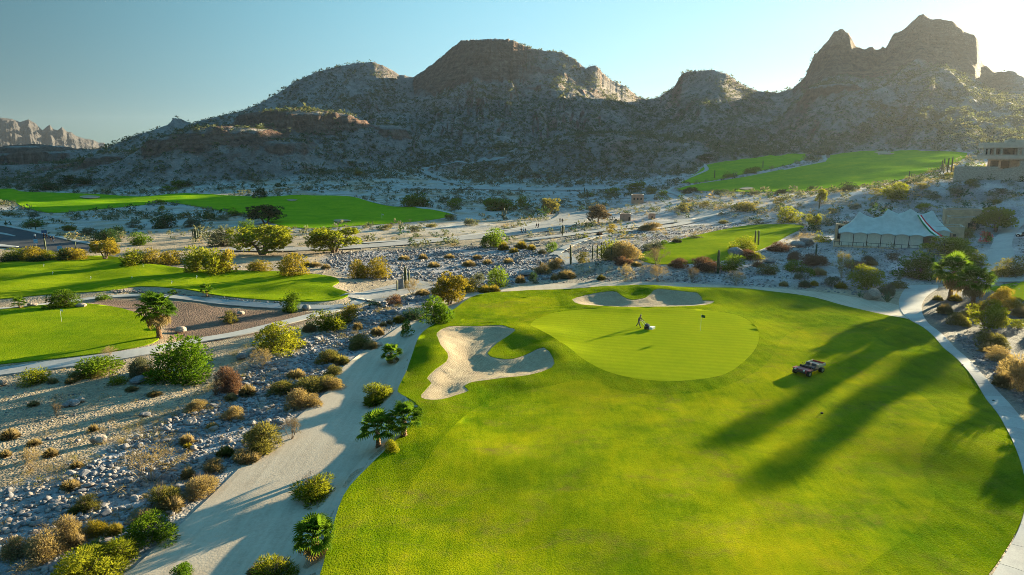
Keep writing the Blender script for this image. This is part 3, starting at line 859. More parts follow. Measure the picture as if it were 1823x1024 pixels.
def slab_path(name, L, R, lanes, length, m, label, off=0.10):
    """a path laid in separate concrete slabs with open joints"""
    def res(pts, n):
        q = project(np.array(pts, float)[:, 0], np.array(pts, float)[:, 1])[:, :2]
        # smooth polyline, even spacing
        t = np.r_[0, np.cumsum(np.hypot(*np.diff(q, axis=0).T))]
        u = np.linspace(0, t[-1], 200)
        c = np.c_[np.interp(u, t, q[:, 0]), np.interp(u, t, q[:, 1])]
        for _ in range(12):
            c[1:-1] = (c[:-2] + 2 * c[1:-1] + c[2:]) / 4
        v = np.linspace(0, 199, n)
        return np.c_[np.interp(v, np.arange(200), c[:, 0]), np.interp(v, np.arange(200), c[:, 1])], t[-1]
    _, ln = res(L, 2)
    n = int(ln / length)
    sub_ = 3
    A, _ = res(L, n * sub_ + 1); B, _ = res(R, n * sub_ + 1)
    parent = sheet(name, np.r_[A, B[::-1]], [], M['dirt'], 1.2, label, off=off - .05, skirt=0.12)
    for k in range(n):
        for j in range(lanes):
            V = []
            g = 0.012
            for i in range(sub_ + 1):
                f = k * sub_ + i
                a, b = A[f].copy(), B[f].copy()
                if i == 0: d_ = A[f + 1] - A[f]; a += d_ * g; b += (B[f + 1] - B[f]) * g
                if i == sub_: a -= (A[f] - A[f - 1]) * g * 1.5; b -= (B[f] - B[f - 1]) * g * 1.5
                for w in (j / lanes + (.008 if j else 0), (j + .5) / lanes, (j + 1) / lanes - (.008 if j < lanes - 1 else 0)):
                    V.append(a + (b - a) * w)
            V = np.array(V)
            z = terrain(V[:, 0], V[:, 1]) + off + .0006 * np.hypot(V[:, 0], V[:, 1]) + RNG.uniform(-.004, .004)
            top = np.c_[V, z]; bot = np.c_[V, z - .12]
            nv = len(V); F = []
            for i in range(sub_):
                for c_ in range(2):
                    q = i * 3 + c_
                    F.append([q, q + 1, q + 4, q + 3])
            rim = [0, 1, 2] + [3 * i + 2 for i in range(1, sub_ + 1)] + [3 * sub_ + 1, 3 * sub_] + [3 * i for i in range(sub_ - 1, 0, -1)]
            for a_, b_ in zip(rim, rim[1:] + rim[:1]):
                F.append([b_, a_, nv + a_, nv + b_])
            # faces up
            me = mesh_np("slab", np.r_[top, bot], F, m)
            if me.polygons[0].normal.z < 0:
                me.flip_normals()
            obj("slab", me, parent)
    return parent
slab_path("cart_path", CART_L, CART_R, 1, 3.0, M['concrete'], "curving pale concrete cart path right of the fairway")
DRIVE = poly_px([(1747, 499), (1752, 470), (1764, 440), (1775, 420), (1790, 404), (1812, 392), (1840, 385), (1850, 392), (1820, 402), (1806, 420), (1801, 440), (1806, 455), (1793, 466), (1789, 480), (1796, 488), (1840, 488), (1850, 497), (1800, 503)], sub=2)
sheet("driveway", DRIVE, [], M['concrete'], 1.2, "wide concrete driveway climbing past the pink bush", off=0.10, skirt=0.15)
PATHS = [
 ([(-60, 556), (0, 551), (100, 541), (180, 531), (260, 527), (330, 532), (400, 540), (480, 546), (560, 549), (620, 545), (660, 530)], 2.0, 'concrete', 'cart_path', "thin concrete path between the two practice greens"),
 ([(-60, 676), (0, 664), (100, 651), (200, 637), (270, 625), (350, 608), (420, 596), (500, 577), (560, 562), (600, 552)], 2.2, 'concrete', 'cart_path', "concrete path below the oval practice green"),
 ([(640, 536), (690, 522), (730, 512), (770, 506)], 8.0, 'dirt', 'forecourt', "paved turning area around the cactus island"),
 ([(985, 455), (1010, 440), (1040, 428), (1080, 417), (1120, 412)], 2.4, 'concrete', 'cart_path', "pale path curving through the rocky wash"),
 ([(1120, 412), (1180, 406), (1240, 392), (1272, 376)], [2.0, 3.0, 6.0, 7.0], 'dirt', 'dirt_track', "grey dirt track running up to the right"),
 ([(1000, 452), (1012, 462), (1018, 472)], 3.0, 'concrete', 'cart_path', "short path end beside the lone cactus pole"),
 ([(400, 444), (520, 445), (640, 440), (760, 430), (880, 420), (950, 410), (1000, 398), (1020, 384), (1000, 374), (960, 372)], [7, 7, 7, 8, 10, 14, 16, 12, 6, 4], 'dirt', 'dirt_road', "wide grey dirt road curving past the walkers"),
 ([(640, 434), (720, 429), (800, 424), (880, 413), (930, 406), (960, 398)], 1.6, 'concrete', 'kerb_path', "thin pale kerb path beside the dirt road"),
 ([(940, 428), (1050, 414), (1150, 402), (1240, 390)], 5, 'dirt', 'dirt_track', "dirt track passing below the low clay walls"),
 ([(1232, 358), (1205, 347), (1190, 342), (1196, 337), (1215, 330)], 2.4, 'concrete', 'cart_path', "winding pale path at the foot of the far right fairway"),
 ([(1210, 325), (1240, 312), (1258, 303), (1252, 293)], 2.6, 'concrete', 'cart_path', "pale path climbing beside the narrow far fairway"),
 ([(1395, 303), (1430, 296), (1466, 288), (1466, 277)], 2.6, 'concrete', 'cart_path', "pale path bending between the two far right fairways"),
 ([(655, 358), (690, 366), (735, 369), (780, 375), (815, 384)], 2.2, 'concrete', 'cart_path', "pale path along the far left fairway's tip"),
 ([(720, 335), (860, 336), (1000, 338), (1150, 334)], [14, 18, 16, 6], 'dirt', 'dirt_track', "broad bare track at the foot of the mountains"),
 ([(820, 330), (780, 318), (755, 303), (800, 292), (900, 283)], 5, 'dirt', 'dirt_track', "zigzag dirt track climbing the mountain foot"),
]
for pts, w, mk, nm, lb in PATHS:
    sheet(nm, ribbon(pts, w), [], M[mk], 2.0, lb, off=0.09, skirt=0.15, dist_off=0.0008)
ROAD = poly_px([(-140, 398), (0, 405), (60, 415), (110, 427), (150, 437), (190, 441), (190, 447), (120, 452), (60, 452), (0, 440), (-140, 446)], sub=2)
sheet("road", ROAD, [], M['asphalt'], 2.0, "dark asphalt road at the left edge", off=0.08, skirt=0.15)
sheet("pavement", ribbon([(-60, 396), (0, 402), (50, 411), (100, 422), (150, 433), (200, 440)], 1.9), [], M['concrete'], 2.0, "pale pavement strip along the asphalt road", off=0.2, skirt=0.2)
sheet("traffic_island", ribbon([(-40, 413), (0, 417), (26, 422)], [2.4, 2.0, 0.6]), [], M['concrete'], 1.5, "pale kerbed island in the asphalt road", off=0.22, skirt=0.2)
sheet("pavement", ribbon([(-40, 434), (0, 439), (30, 441)], [4, 3, 1]), [], M['concrete'], 2.0, "pale pavement corner on the near side of the asphalt road", off=0.2, skirt=0.2)
for pts, lb in (([(142, 352), (158, 350), (178, 352), (172, 355), (150, 355)], "small pale bunker on the far left fairway"),
                ([(510, 358), (520, 357), (530, 358), (520, 360)], "tiny bunker near the top edge of the far left fairway"),
                ([(594, 394), (610, 393), (625, 395), (612, 397), (598, 397)], "thin bunker near the front edge of the far left fairway"),
                ([(1316, 338), (1330, 335), (1342, 337), (1330, 340)], "bunker in shade at the near edge of the far right fairway"),
                ([(1555, 273), (1575, 272), (1592, 276), (1575, 277)], "bunker near the top of the far right fairway")):
    sheet("sand_bunker", poly_px(pts, sub=2), [], M['bunker'], 2.0, lb, off=0.35, skirt=0.1, dist_off=0.0009)
# ------------------------------------------------------------------ plant library
LEAF = {
 'green': leaf_mat('leaf_green', ((0.045, 0.088, 0.010), (0.085, 0.15, 0.014), (0.14, 0.20, 0.02)), 0.55),
 'bright': leaf_mat('leaf_bright_green', ((0.04, 0.10, 0.008), (0.075, 0.15, 0.012), (0.12, 0.19, 0.018)), 0.5),
 'lime': leaf_mat('leaf_yellow_green', ((0.10, 0.13, 0.012), (0.175, 0.20, 0.018), (0.26, 0.265, 0.03)), 0.58),
 'gold': leaf_mat('leaf_golden', ((0.13, 0.11, 0.018), (0.21, 0.175, 0.025), (0.30, 0.24, 0.045)), 0.5),
 'olive': leaf_mat('leaf_olive', ((0.085, 0.088, 0.028), (0.15, 0.145, 0.045), (0.23, 0.21, 0.075)), 0.5),
 'tan': leaf_mat('dry_grass', ((0.19, 0.145, 0.075), (0.27, 0.21, 0.115), (0.36, 0.285, 0.165)), 0.45),
 'dark': leaf_mat('leaf_dark_green', ((0.020, 0.048, 0.022), (0.038, 0.078, 0.032), (0.062, 0.11, 0.045)), 0.3),
 'grey': leaf_mat('leaf_grey_green', ((0.07, 0.085, 0.06), (0.115, 0.13, 0.09), (0.17, 0.18, 0.125)), 0.4),
 'red': leaf_mat('leaf_reddish_brown', ((0.09, 0.050, 0.042), (0.15, 0.085, 0.07), (0.21, 0.13, 0.105)), 0.4),
 'brown': leaf_mat('twig_brown', ((0.10, 0.075, 0.055), (0.16, 0.125, 0.09), (0.23, 0.185, 0.135)), 0.3),
 'pink': leaf_mat('petal_pink', ((0.45, 0.05, 0.07), (0.60, 0.10, 0.13), (0.70, 0.22, 0.22)), 0.4),
 'palm': leaf_mat('palm_leaf', ((0.045, 0.10, 0.010), (0.08, 0.155, 0.014), (0.13, 0.205, 0.02)), 0.55),
 'palmdry': leaf_mat('dry_palm_leaf', ((0.16, 0.115, 0.05), (0.24, 0.18, 0.08), (0.33, 0.25, 0.12)), 0.4),
 'scrub2': leaf_mat('deep_desert_scrub', ((0.045, 0.068, 0.045), (0.075, 0.105, 0.068), (0.12, 0.15, 0.095)), 0.3),
 'scrub': leaf_mat('desert_scrub', ((0.075, 0.095, 0.065), (0.13, 0.15, 0.105), (0.21, 0.21, 0.15)), 0.3),
}
M['bark'] = plain('bark', (0.13, 0.095, 0.07), 0.9, 0.4, 6)
M['bark_pale'] = plain('pale_bark', (0.30, 0.235, 0.17), 0.9, 0.3, 8)
M['palm_trunk'] = plain('palm_trunk', (0.20, 0.115, 0.06), 0.9, 0.45, 9)
M['cactus'] = plain('cactus_skin', (0.055, 0.075, 0.03), 0.6, 0.3, 4)
M['agave'] = plain('agave_leaf', (0.10, 0.15, 0.07), 0.6, 0.3, 5)

def leaves(points, dirs, length, width, rng, fold=0.0):
    """one pointed quad per leaf: (n,3) bases and directions"""
    n = len(points)
    d = dirs / (np.linalg.norm(dirs, axis=1)[:, None] + 1e-9)
    r = rng.normal(size=(n, 3))
    s = np.cross(d, r); s /= np.linalg.norm(s, axis=1)[:, None] + 1e-9
    L = (length * rng.uniform(.6, 1.3, n))[:, None]; W = (width * rng.uniform(.6, 1.3, n))[:, None]
    a = points; b = points + d * L * .5 + s * W * .5; c = points + d * L; e = points + d * L * .5 - s * W * .5
    V = np.stack([a, b, c, e], 1).reshape(-1, 3)
    F = np.arange(4 * n).reshape(-1, 4)
    return V, F

def tube(path, radii, k=5, V=None, F=None, cap=True):
    """tapered tube as lists"""
    V = [] if V is None else V; F = [] if F is None else F
    path = np.asarray(path, float)
    base0 = len(V)
    n = len(path)
    for i in range(n):
        t = path[min(i + 1, n - 1)] - path[max(i - 1, 0)]
        t /= np.linalg.norm(t) + 1e-9
        up = np.array((0, 0, 1.0)) if abs(t[2]) < .9 else np.array((1.0, 0, 0))
        a = np.cross(t, up); a /= np.linalg.norm(a); b = np.cross(t, a)
        for j in range(k):
            q = 2 * math.pi * j / k
            V.append((path[i] + radii[i] * (a * math.cos(q) + b * math.sin(q))).tolist())
    for i in range(n - 1):
        for j in range(k):
            F.append([base0 + i * k + j, base0 + i * k + (j + 1) % k, base0 + (i + 1) * k + (j + 1) % k, base0 + (i + 1) * k + j])
    if cap:
        F.append([base0 + (n - 1) * k + j for j in range(k)])
    return V, F

def foliage_clumps(seed, n, nb, leaf, width, droop=0.0, flat=1.0, up=0.35, hollow=True, skirt=0.0, r0=0.17, r1=0.27):
    """rounded shrub of unit width and unit height made of many leaf clumps"""
    rng = np.random.default_rng(seed)
    C = []
    while len(C) < nb:
        p = rng.uniform((-.5, -.5, 0), (.5, .5, 1))
        r = math.hypot(p[0], p[1]) / (.42 * (0.75 + 0.25 * math.sin(3 * math.atan2(p[1], p[0]) + seed)) )
        hgt = p[2] / .86
        q = r * r + (max(hgt - .25, 0) / .75) ** 2
        if q < 1 and (q > .25 or rng.random() < .4):
            C.append(p)
    C = np.array(C)
    R = rng.uniform(r0, r1, nb)
    w = R ** 2; w /= w.sum()
    k = rng.choice(nb, n, p=w)
    u = rng.normal(size=(n, 3)); u /= np.linalg.norm(u, axis=1)[:, None]
    rad = rng.uniform(.35, 1, n) ** .5
    pts = C[k] + u * (R[k] * rad)[:, None] * np.array((1, 1, .8 * flat))
    pts[:, 2] = np.maximum(pts[:, 2], 0.02)
    out = pts * np.array((1, 1, .4)); 
    d = u * .8 + out * .6 + np.array((0, 0, up - droop)) + rng.normal(size=(n, 3)) * .35
    return leaves(pts, d, leaf, width, rng)

def fmesh(name, VF, m=None):
    return mesh_np(name, VF[0], VF[1], m)

def stems_mesh(seed, n=7, spread=.3, h=.6, r=.02):
    rng = np.random.default_rng(seed)
    V, F = [], []
    for i in range(n):
        a = rng.uniform(0, 2 * math.pi); s = rng.uniform(.3, 1) * spread
        p0 = np.array((.03 * math.cos(a), .03 * math.sin(a), -.03)); p2 = np.array((s * math.cos(a), s * math.sin(a), h * rng.uniform(.7, 1.1)))
        pm = (p0 + p2) / 2 + rng.normal(size=3) * .03 - np.array((math.cos(a), math.sin(a), 0)) * .05
        tube([p0, pm, p2], [r, r * .7, r * .3], 4, V, F)
    return mesh_np("stems", V, F, M['bark'])

def tuft(seed, n, blade_w=.035, lean=1.0, hmin=.55, curve=.25):
    """bunch of grass blades, unit width and height"""
    rng = np.random.default_rng(seed)
    a = rng.uniform(0, 2 * math.pi, n); e = np.arccos(rng.uniform(0.12, 1, n)) * lean
    L = rng.uniform(hmin, 1.0, n)
    base_ = np.c_[np.cos(a) * .12 * rng.uniform(0, 1, n), np.sin(a) * .12 * rng.uniform(0, 1, n), np.zeros(n)]
    d = np.c_[np.cos(a) * np.sin(e) * .55, np.sin(a) * np.sin(e) * .55, np.cos(e) * 1.0]
    tip = base_ + d * L[:, None]
    tip[:, 2] -= curve * np.sin(e) ** 2 * L * .5
    tip[:, 2] = np.maximum(tip[:, 2], .03)
    mid = base_ + d * L[:, None] * .55; mid[:, 2] += .06 * np.sin(e)
    s = np.c_[-np.sin(a), np.cos(a), rng.normal(size=n) * .3] * (blade_w * rng.uniform(.6, 1.3, n))[:, None]
    V = np.stack([base_ - s * .4, base_ + s * .4, mid + s, tip, mid - s], 1).reshape(-1, 3)
    F = np.arange(5 * n).reshape(-1, 5)
    return V, F

def twigs(seed, n=9, depth=3, h=1.0, spread=.5, r=.018, leafn=0):
    """bare branching shrub of unit size; returns wood and tips"""
    rng = np.random.default_rng(seed)
    V, F, tips = [], [], []
    def grow(p, d, L, rad, k):
        q = p + d * L
        m = (p + q) / 2 + rng.normal(size=3) * L * .08
        tube([p, m, q], [rad, rad * .8, rad * .6], 4 if k == depth else 3, V, F, False)
        if k == 0:
            tips.append((q, d)); return
        for _ in range(rng.integers(2, 4)):
            nd = d + rng.normal(size=3) * .45 + np.array((0, 0, .12)); nd /= np.linalg.norm(nd)
            grow(q, nd, L * rng.uniform(.6, .85), rad * .6, k - 1)
            tips.append((q + nd * L * .3, nd))
    for i in range(n):
        a = rng.uniform(0, 2 * math.pi); s = rng.uniform(.2, 1) * spread
        d = np.array((math.cos(a) * s, math.sin(a) * s, 1)); d /= np.linalg.norm(d)
        grow(np.array((math.cos(a) * .03, math.sin(a) * .03, -.04)), d, .36 * h, r, depth)
    V = np.array(V)
    sc = np.array((1 / max(np.ptp(V[:, 0]), .1), 1 / max(np.ptp(V[:, 1]), .1), 1 / V[:, 2].max()))
    tp = np.array([t[0] for t in tips]) * sc; td = np.array([t[1] for t in tips])
    return V * sc, F, tp, td

def tree_meshes(seed, kind='verde', nleaf=4200):
    """trunk with limbs and a crown of leaf clumps; unit width, unit height"""
    rng = np.random.default_rng(seed)
    V, F, ends = [], [], []
    nt_ = rng.integers(2, 5)
    for i in range(nt_):
        a = 2 * math.pi * i / nt_ + rng.uniform(-.5, .5)
        p0 = np.array((.025 * math.cos(a), .025 * math.sin(a), -.04))
        p1 = np.array((.09 * math.cos(a), .09 * math.sin(a), .22)); p2 = np.array((.19 * math.cos(a), .19 * math.sin(a), .45))
        tube([p0, p1, p2], [.032, .025, .018], 6, V, F, False)
        for j in range(4):
            b = a + rng.uniform(-1.1, 1.1)
            e = p2 + np.array((math.cos(b) * rng.uniform(.08, .24), math.sin(b) * rng.uniform(.08, .24), rng.uniform(.08, .36)))
            s0 = p1 + (p2 - p1) * rng.uniform(.4, 1)
            tube([s0, (s0 + e) / 2 + rng.normal(size=3) * .02, e], [.014, .010, .005], 4, V, F, False)
            ends.append(e)
    trunk = mesh_np("trunk", V, F, M['bark'])
    nb = 36
    C = list(ends)
    while len(C) < nb:
        a = rng.uniform(0, 2 * math.pi); r = math.sqrt(rng.uniform(0, 1)) * .40
        z = .20 + rng.uniform(0, .72) * (1 - (r / .45) ** 2) ** .5
        C.append(np.array((r * math.cos(a), r * math.sin(a), z)))
    C = np.array(C); nb = len(C)
    R = rng.uniform(.09, .155, nb)
    k = rng.integers(0, nb, nleaf)
    u = rng.normal(size=(nleaf, 3)); u /= np.linalg.norm(u, axis=1)[:, None]
    pts = C[k] + u * (R[k] * rng.uniform(.3, 1, nleaf) ** .5)[:, None] * np.array((1.15, 1.15, .75))
    d = u + np.array((0, 0, .25)) + rng.normal(size=(nleaf, 3)) * .4
    crown = fmesh("crown", leaves(pts, d, .07, .034, rng), LEAF['lime'])
    return trunk, crown

def frond_mesh(seed, dry=False):
    rng = np.random.default_rng(seed)
    V, F = [], []
    tube([(0, 0, 0), (.28, 0, .05), (.52, 0, .05)], [.016, .012, .009], 3, V, F)
    o = np.array((.50, 0, .05)); n = 15
    for i in range(n):
        t = -1 + 2 * i / (n - 1)
        a = t * 1.75
        L = .50 * (1 - .22 * t * t) * rng.uniform(.92, 1.05)
        d = np.array((math.cos(a), math.sin(a), .12)); s = np.array((-math.sin(a), math.cos(a), 0))
        p1 = o + d * L * .45; p2 = o + d * L * .78 + np.array((0, 0, -.03)); p3 = o + d * L + np.array((0, 0, -.13 - .05 * rng.random()))
        w = .042
        b = len(V)
        for q in (o, p1 + s * w + np.array((0, 0, -.018)), p1 + np.array((0, 0, .02)), p1 - s * w + np.array((0, 0, -.018)), p2 + s * w * .7, p2 - s * w * .7, p3):
            V.append(q.tolist())
        F += [[b, b + 1, b + 2], [b, b + 2, b + 3], [b + 1, b + 4, b + 2], [b + 2, b + 5, b + 3], [b + 2, b + 4, b + 6, b + 5]]
    return mesh_np("frond", V, F, LEAF['palmdry' if dry else 'palm'])
FRONDS = [frond_mesh(s) for s in (1, 2, 3)]
FROND_DRY = frond_mesh(9, True)

def palm_trunk_mesh(h, r, seed):
    rng = np.random.default_rng(seed)
    V, F = [], []
    n = max(6, int(h / .16))
    k = 9
    bend = rng.uniform(-.05, .05, 2) * h
    for i in range(n + 1):
        t = i / n
        for half in (0, 1):
            z = h * (t + half * .55 / n)
            if i == n and half: continue
            rr = r * (1.25 - .35 * min(t * 3, 1)) * (1.13 if half else .93)
            for j in range(k):
                q = 2 * math.pi * (j + .5 * (i % 2)) / k
                V.append((bend[0] * t * t + rr * math.cos(q) * rng.uniform(.93, 1.07), bend[1] * t * t + rr * math.sin(q) * rng.uniform(.93, 1.07), z - .1))
    rows = len(V) // k
    for i in range(rows - 1):
        for j in range(k):
            F.append([i * k + j, i * k + (j + 1) % k, (i + 1) * k + (j + 1) % k, (i + 1) * k + j])
    F.append([(rows - 1) * k + j for j in range(k)])
    return mesh_np("trunk", V, F, M['palm_trunk']), bend

def make_palm(loc, H, W, seed, label, group="fan palms around the golf course", nf=26, dryn=3, upright=0.0, trunk_r=None):
    rng = np.random.default_rng(seed)
    root = empty("fan_palm", loc, rng.uniform(0, 6))
    tag(root, label, "palm tree", group)
    fl = W * .60
    th = max(H - fl * .72, .12 * H)
    tm, bend = palm_trunk_mesh(th, trunk_r or max(.13, .055 * H * .9), seed)
    obj("trunk", tm, root)
    top = np.array((bend[0], bend[1], th - .12))
    for i in range(nf + dryn):
        dry = i >= nf
        t = (i + .5) / nf
        el = math.radians(-35) if dry else math.radians(82 - 112 * t ** .85 + upright * (1 - t)) 
        el += rng.uniform(-.14, .14) - (rng.uniform(.2, .6) if dry else 0)
        az = i * 2.39996 + rng.uniform(-.2, .2)
        o = obj("frond", FROND_DRY if dry else FRONDS[i % 3], root)
        s = fl * rng.uniform(.88, 1.08) * (.8 if t < .12 else 1)
        o.matrix_local = Matrix.Translation(Vector(top.tolist())) @ Matrix.Rotation(az, 4, 'Z') @ Matrix.Rotation(-el, 4, 'Y') @ Matrix.Rotation(rng.uniform(-.3, .3), 4, 'X') @ Matrix.Diagonal((s, s, s, 1))
    return root

def cactus_column(h, r, seed, k=12):
    rng = np.random.default_rng(seed)
    V, F = [], []
    zs = [-.1, .0, .12, .3, .5, .7, .86, .94, .98, 1.0]
    rs = [.80, .82, .9, 1, 1.02, 1.0, .93, .72, .45, .12]
    lean = rng.uniform(-.03, .03, 2) * h
    for z, q in zip(zs, rs):
        for j in range(2 * k):
            a = math.pi * j / k
            rr = r * q * (1.0 if j % 2 else .78)
            V.append((lean[0] * z + rr * math.cos(a), lean[1] * z + rr * math.sin(a), z * h))
    n = 2 * k
    for i in range(len(zs) - 1):
        for j in range(n):
            F.append([i * n + j, i * n + (j + 1) % n, (i + 1) * n + (j + 1) % n, (i + 1) * n + j])
    F.append([(len(zs) - 1) * n + j for j in range(n)])
    return mesh_np("column", V, F, M['cactus'], True)
def make_cactus(loc, H, label, seed, arms=0, group="columnar cacti standing in the desert", spread=.6):
    rng = np.random.default_rng(seed)
    root = empty("cactus", loc)
    tag(root, label, "cactus", group)
    r = max(.13, min(.055 * H, .3))
    obj("column", cactus_column(H, r, seed), root)
    for i in range(arms):
        a = 2 * math.pi * i / max(arms, 1) + rng.uniform(-.4, .4)
        ah = H * rng.uniform(.4, .72); z0 = H * rng.uniform(.18, .34); rr = r * .75
        V, F = [], []
        q = np.array((math.cos(a), math.sin(a), 0))
        tube([q * r * .5 + (0, 0, z0), q * (r + .12 * H * spread) + (0, 0, z0 + .03 * H), q * (r + .17 * H * spread) + (0, 0, z0 + .12 * H),
              q * (r + .18 * H * spread) + (0, 0, z0 + ah * .8), q * (r + .18 * H * spread) + (0, 0, z0 + ah)], [rr * .8, rr, rr, rr * .95, rr * .3], 8, V, F)
        obj("arm", mesh_np("arm", V, F, M['cactus'], True), root)
    return root

def agave_mesh(seed, n=16):
    rng = np.random.default_rng(seed)
    V, F = [], []
    for i in range(n):
        a = i * 2.4; e = math.radians(80 - 62 * (i / n)) + rng.uniform(-.1, .1); L = .55 * rng.uniform(.85, 1.1)
        c, s = math.cos(a), math.sin(a)
        d = np.array((c * math.cos(e), s * math.cos(e), math.sin(e) * 1.5)); w = np.array((-s, c, 0)) * .055
        m = d * L * .5; b = len(V)
        for q in (-w * .6, w * .6, m + w + (0, 0, .02), d * L, m - w + (0, 0, .02), m - (0, 0, .035)):
            V.append(list(np.asarray(q, float)))
        F += [[b, b + 1, b + 5], [b + 1, b + 2, b + 5], [b + 2, b + 3, b + 5], [b + 3, b + 4, b + 5], [b + 4, b, b + 5], [b, b + 1, b + 2, b + 3, b + 4]]
    return mesh_np("agave", V, F, M['agave'])

def rock_mesh(seed, sub=2, m=None, flat=.7):
    bm = bmesh.new()
    bmesh.ops.create_icosphere(bm, subdivisions=sub, radius=.5)
    rng = np.random.default_rng(seed)
    planes = rng.normal(size=(9, 3)); planes /= np.linalg.norm(planes, axis=1)[:, None]
    ofs = rng.uniform(.26, .44, 9)
    for v in bm.verts:
        p = np.array(v.co)
        for n_, o_ in zip(planes, ofs):
            k = p @ n_ - o_
            if k > 0: p = p - n_ * k * .85
        p += rng.normal(size=3) * .012
        v.co = (p * (1, 1, flat)).tolist()
    me = bpy.data.meshes.new("boulder")
    bm.to_mesh(me); bm.free()
    if m: me.materials.append(m)
    return me
M['stone_tan'] = soil_mat('tan_stone', (0.20, 0.155, 0.125), (0.29, 0.23, 0.19), (0.38, 0.31, 0.26), .8, 4, 9, .6, .05)
M['stone_grey'] = soil_mat('grey_stone', (0.13, 0.125, 0.13), (0.20, 0.19, 0.195), (0.29, 0.275, 0.275), .8, 4, 9, .6, .05)
def creek_stone():
    m, nt, b = mat('creek_stone')
    at = node(nt, "ShaderNodeAttribute", attribute_name="tone")
    oi = node(nt, "ShaderNodeObjectInfo")
    f = mathn(nt, 'FRACT', mathn(nt, 'ADD', at.outputs["Fac"], mathn(nt, 'MULTIPLY', oi.outputs["Random"], 7.31)))
    c = ramp(nt, f, [(0.0, (0.12, 0.12, 0.135)), (0.35, (0.18, 0.175, 0.19)), (0.6, (0.215, 0.195, 0.195)), (0.8, (0.235, 0.19, 0.17)), (1.0, (0.26, 0.235, 0.225))])
    k = ramp(nt, noise(nt, pos(nt), 5.0, 4, .7), [(0.3, grey(.75)), (0.7, grey(1.25))])
    nt.links.new(mix(nt, 1.0, c, k, 'MULTIPLY'), b.inputs["Base Color"])
    return m
M['creek'] = creek_stone()

# shared shrub shapes
SHRUB = [fmesh("foliage", foliage_clumps(10 + i, 2300, 26, .085, .034)) for i in range(5)]
SHRUB_S = [fmesh("foliage", foliage_clumps(30 + i, 900, 14, .13, .05)) for i in range(4)]
SHRUB_BIG = [fmesh("foliage", foliage_clumps(50 + i, 5200, 46, .062, .022, r0=.10, r1=.19, up=.45)) for i in range(2)]
FINE = [fmesh("foliage", foliage_clumps(60 + i, 4600, 20, .12, .020, up=.6)) for i in range(3)]
TUFT = [fmesh("blades", tuft(70 + i, 420)) for i in range(4)]
TUFT_B = [fmesh("blades", tuft(80 + i, 1000, .02)) for i in range(3)]
STEMS = [stems_mesh(90 + i) for i in range(3)]
for me in SHRUB + SHRUB_S + SHRUB_BIG + FINE + TUFT + TUFT_B:
    me.materials.append(LEAF['green'])
TREES = [tree_meshes(100 + i) for i in range(4)]
TWIG = []
for i in range(4):
    V, F, tp, td = twigs(110 + i, 8, 3, 1, .75, .014)
    rng = np.random.default_rng(i)
    rep = 5
    pts = np.repeat(tp, rep, 0) + rng.normal(size=(len(tp) * rep, 3)) * .035
    dd_ = np.repeat(td, rep, 0) + rng.normal(size=(len(tp) * rep, 3)) * .5
    TWIG.append((mesh_np("branches", V, F, M['bark']), fmesh("twigs", leaves(pts, dd_, .09, .010, rng), LEAF['brown'])))
AGAVE = [agave_mesh(120 + i) for i in range(2)]
BOULD = [rock_mesh(130 + i, 3, M['stone_tan'], .75) for i in range(5)]
def part(name, me, parent, m=None):
    o = obj(name, me, parent)
    if m is not None:
        o.material_slots[0].link = 'OBJECT'
        o.material_slots[0].material = m
    return o
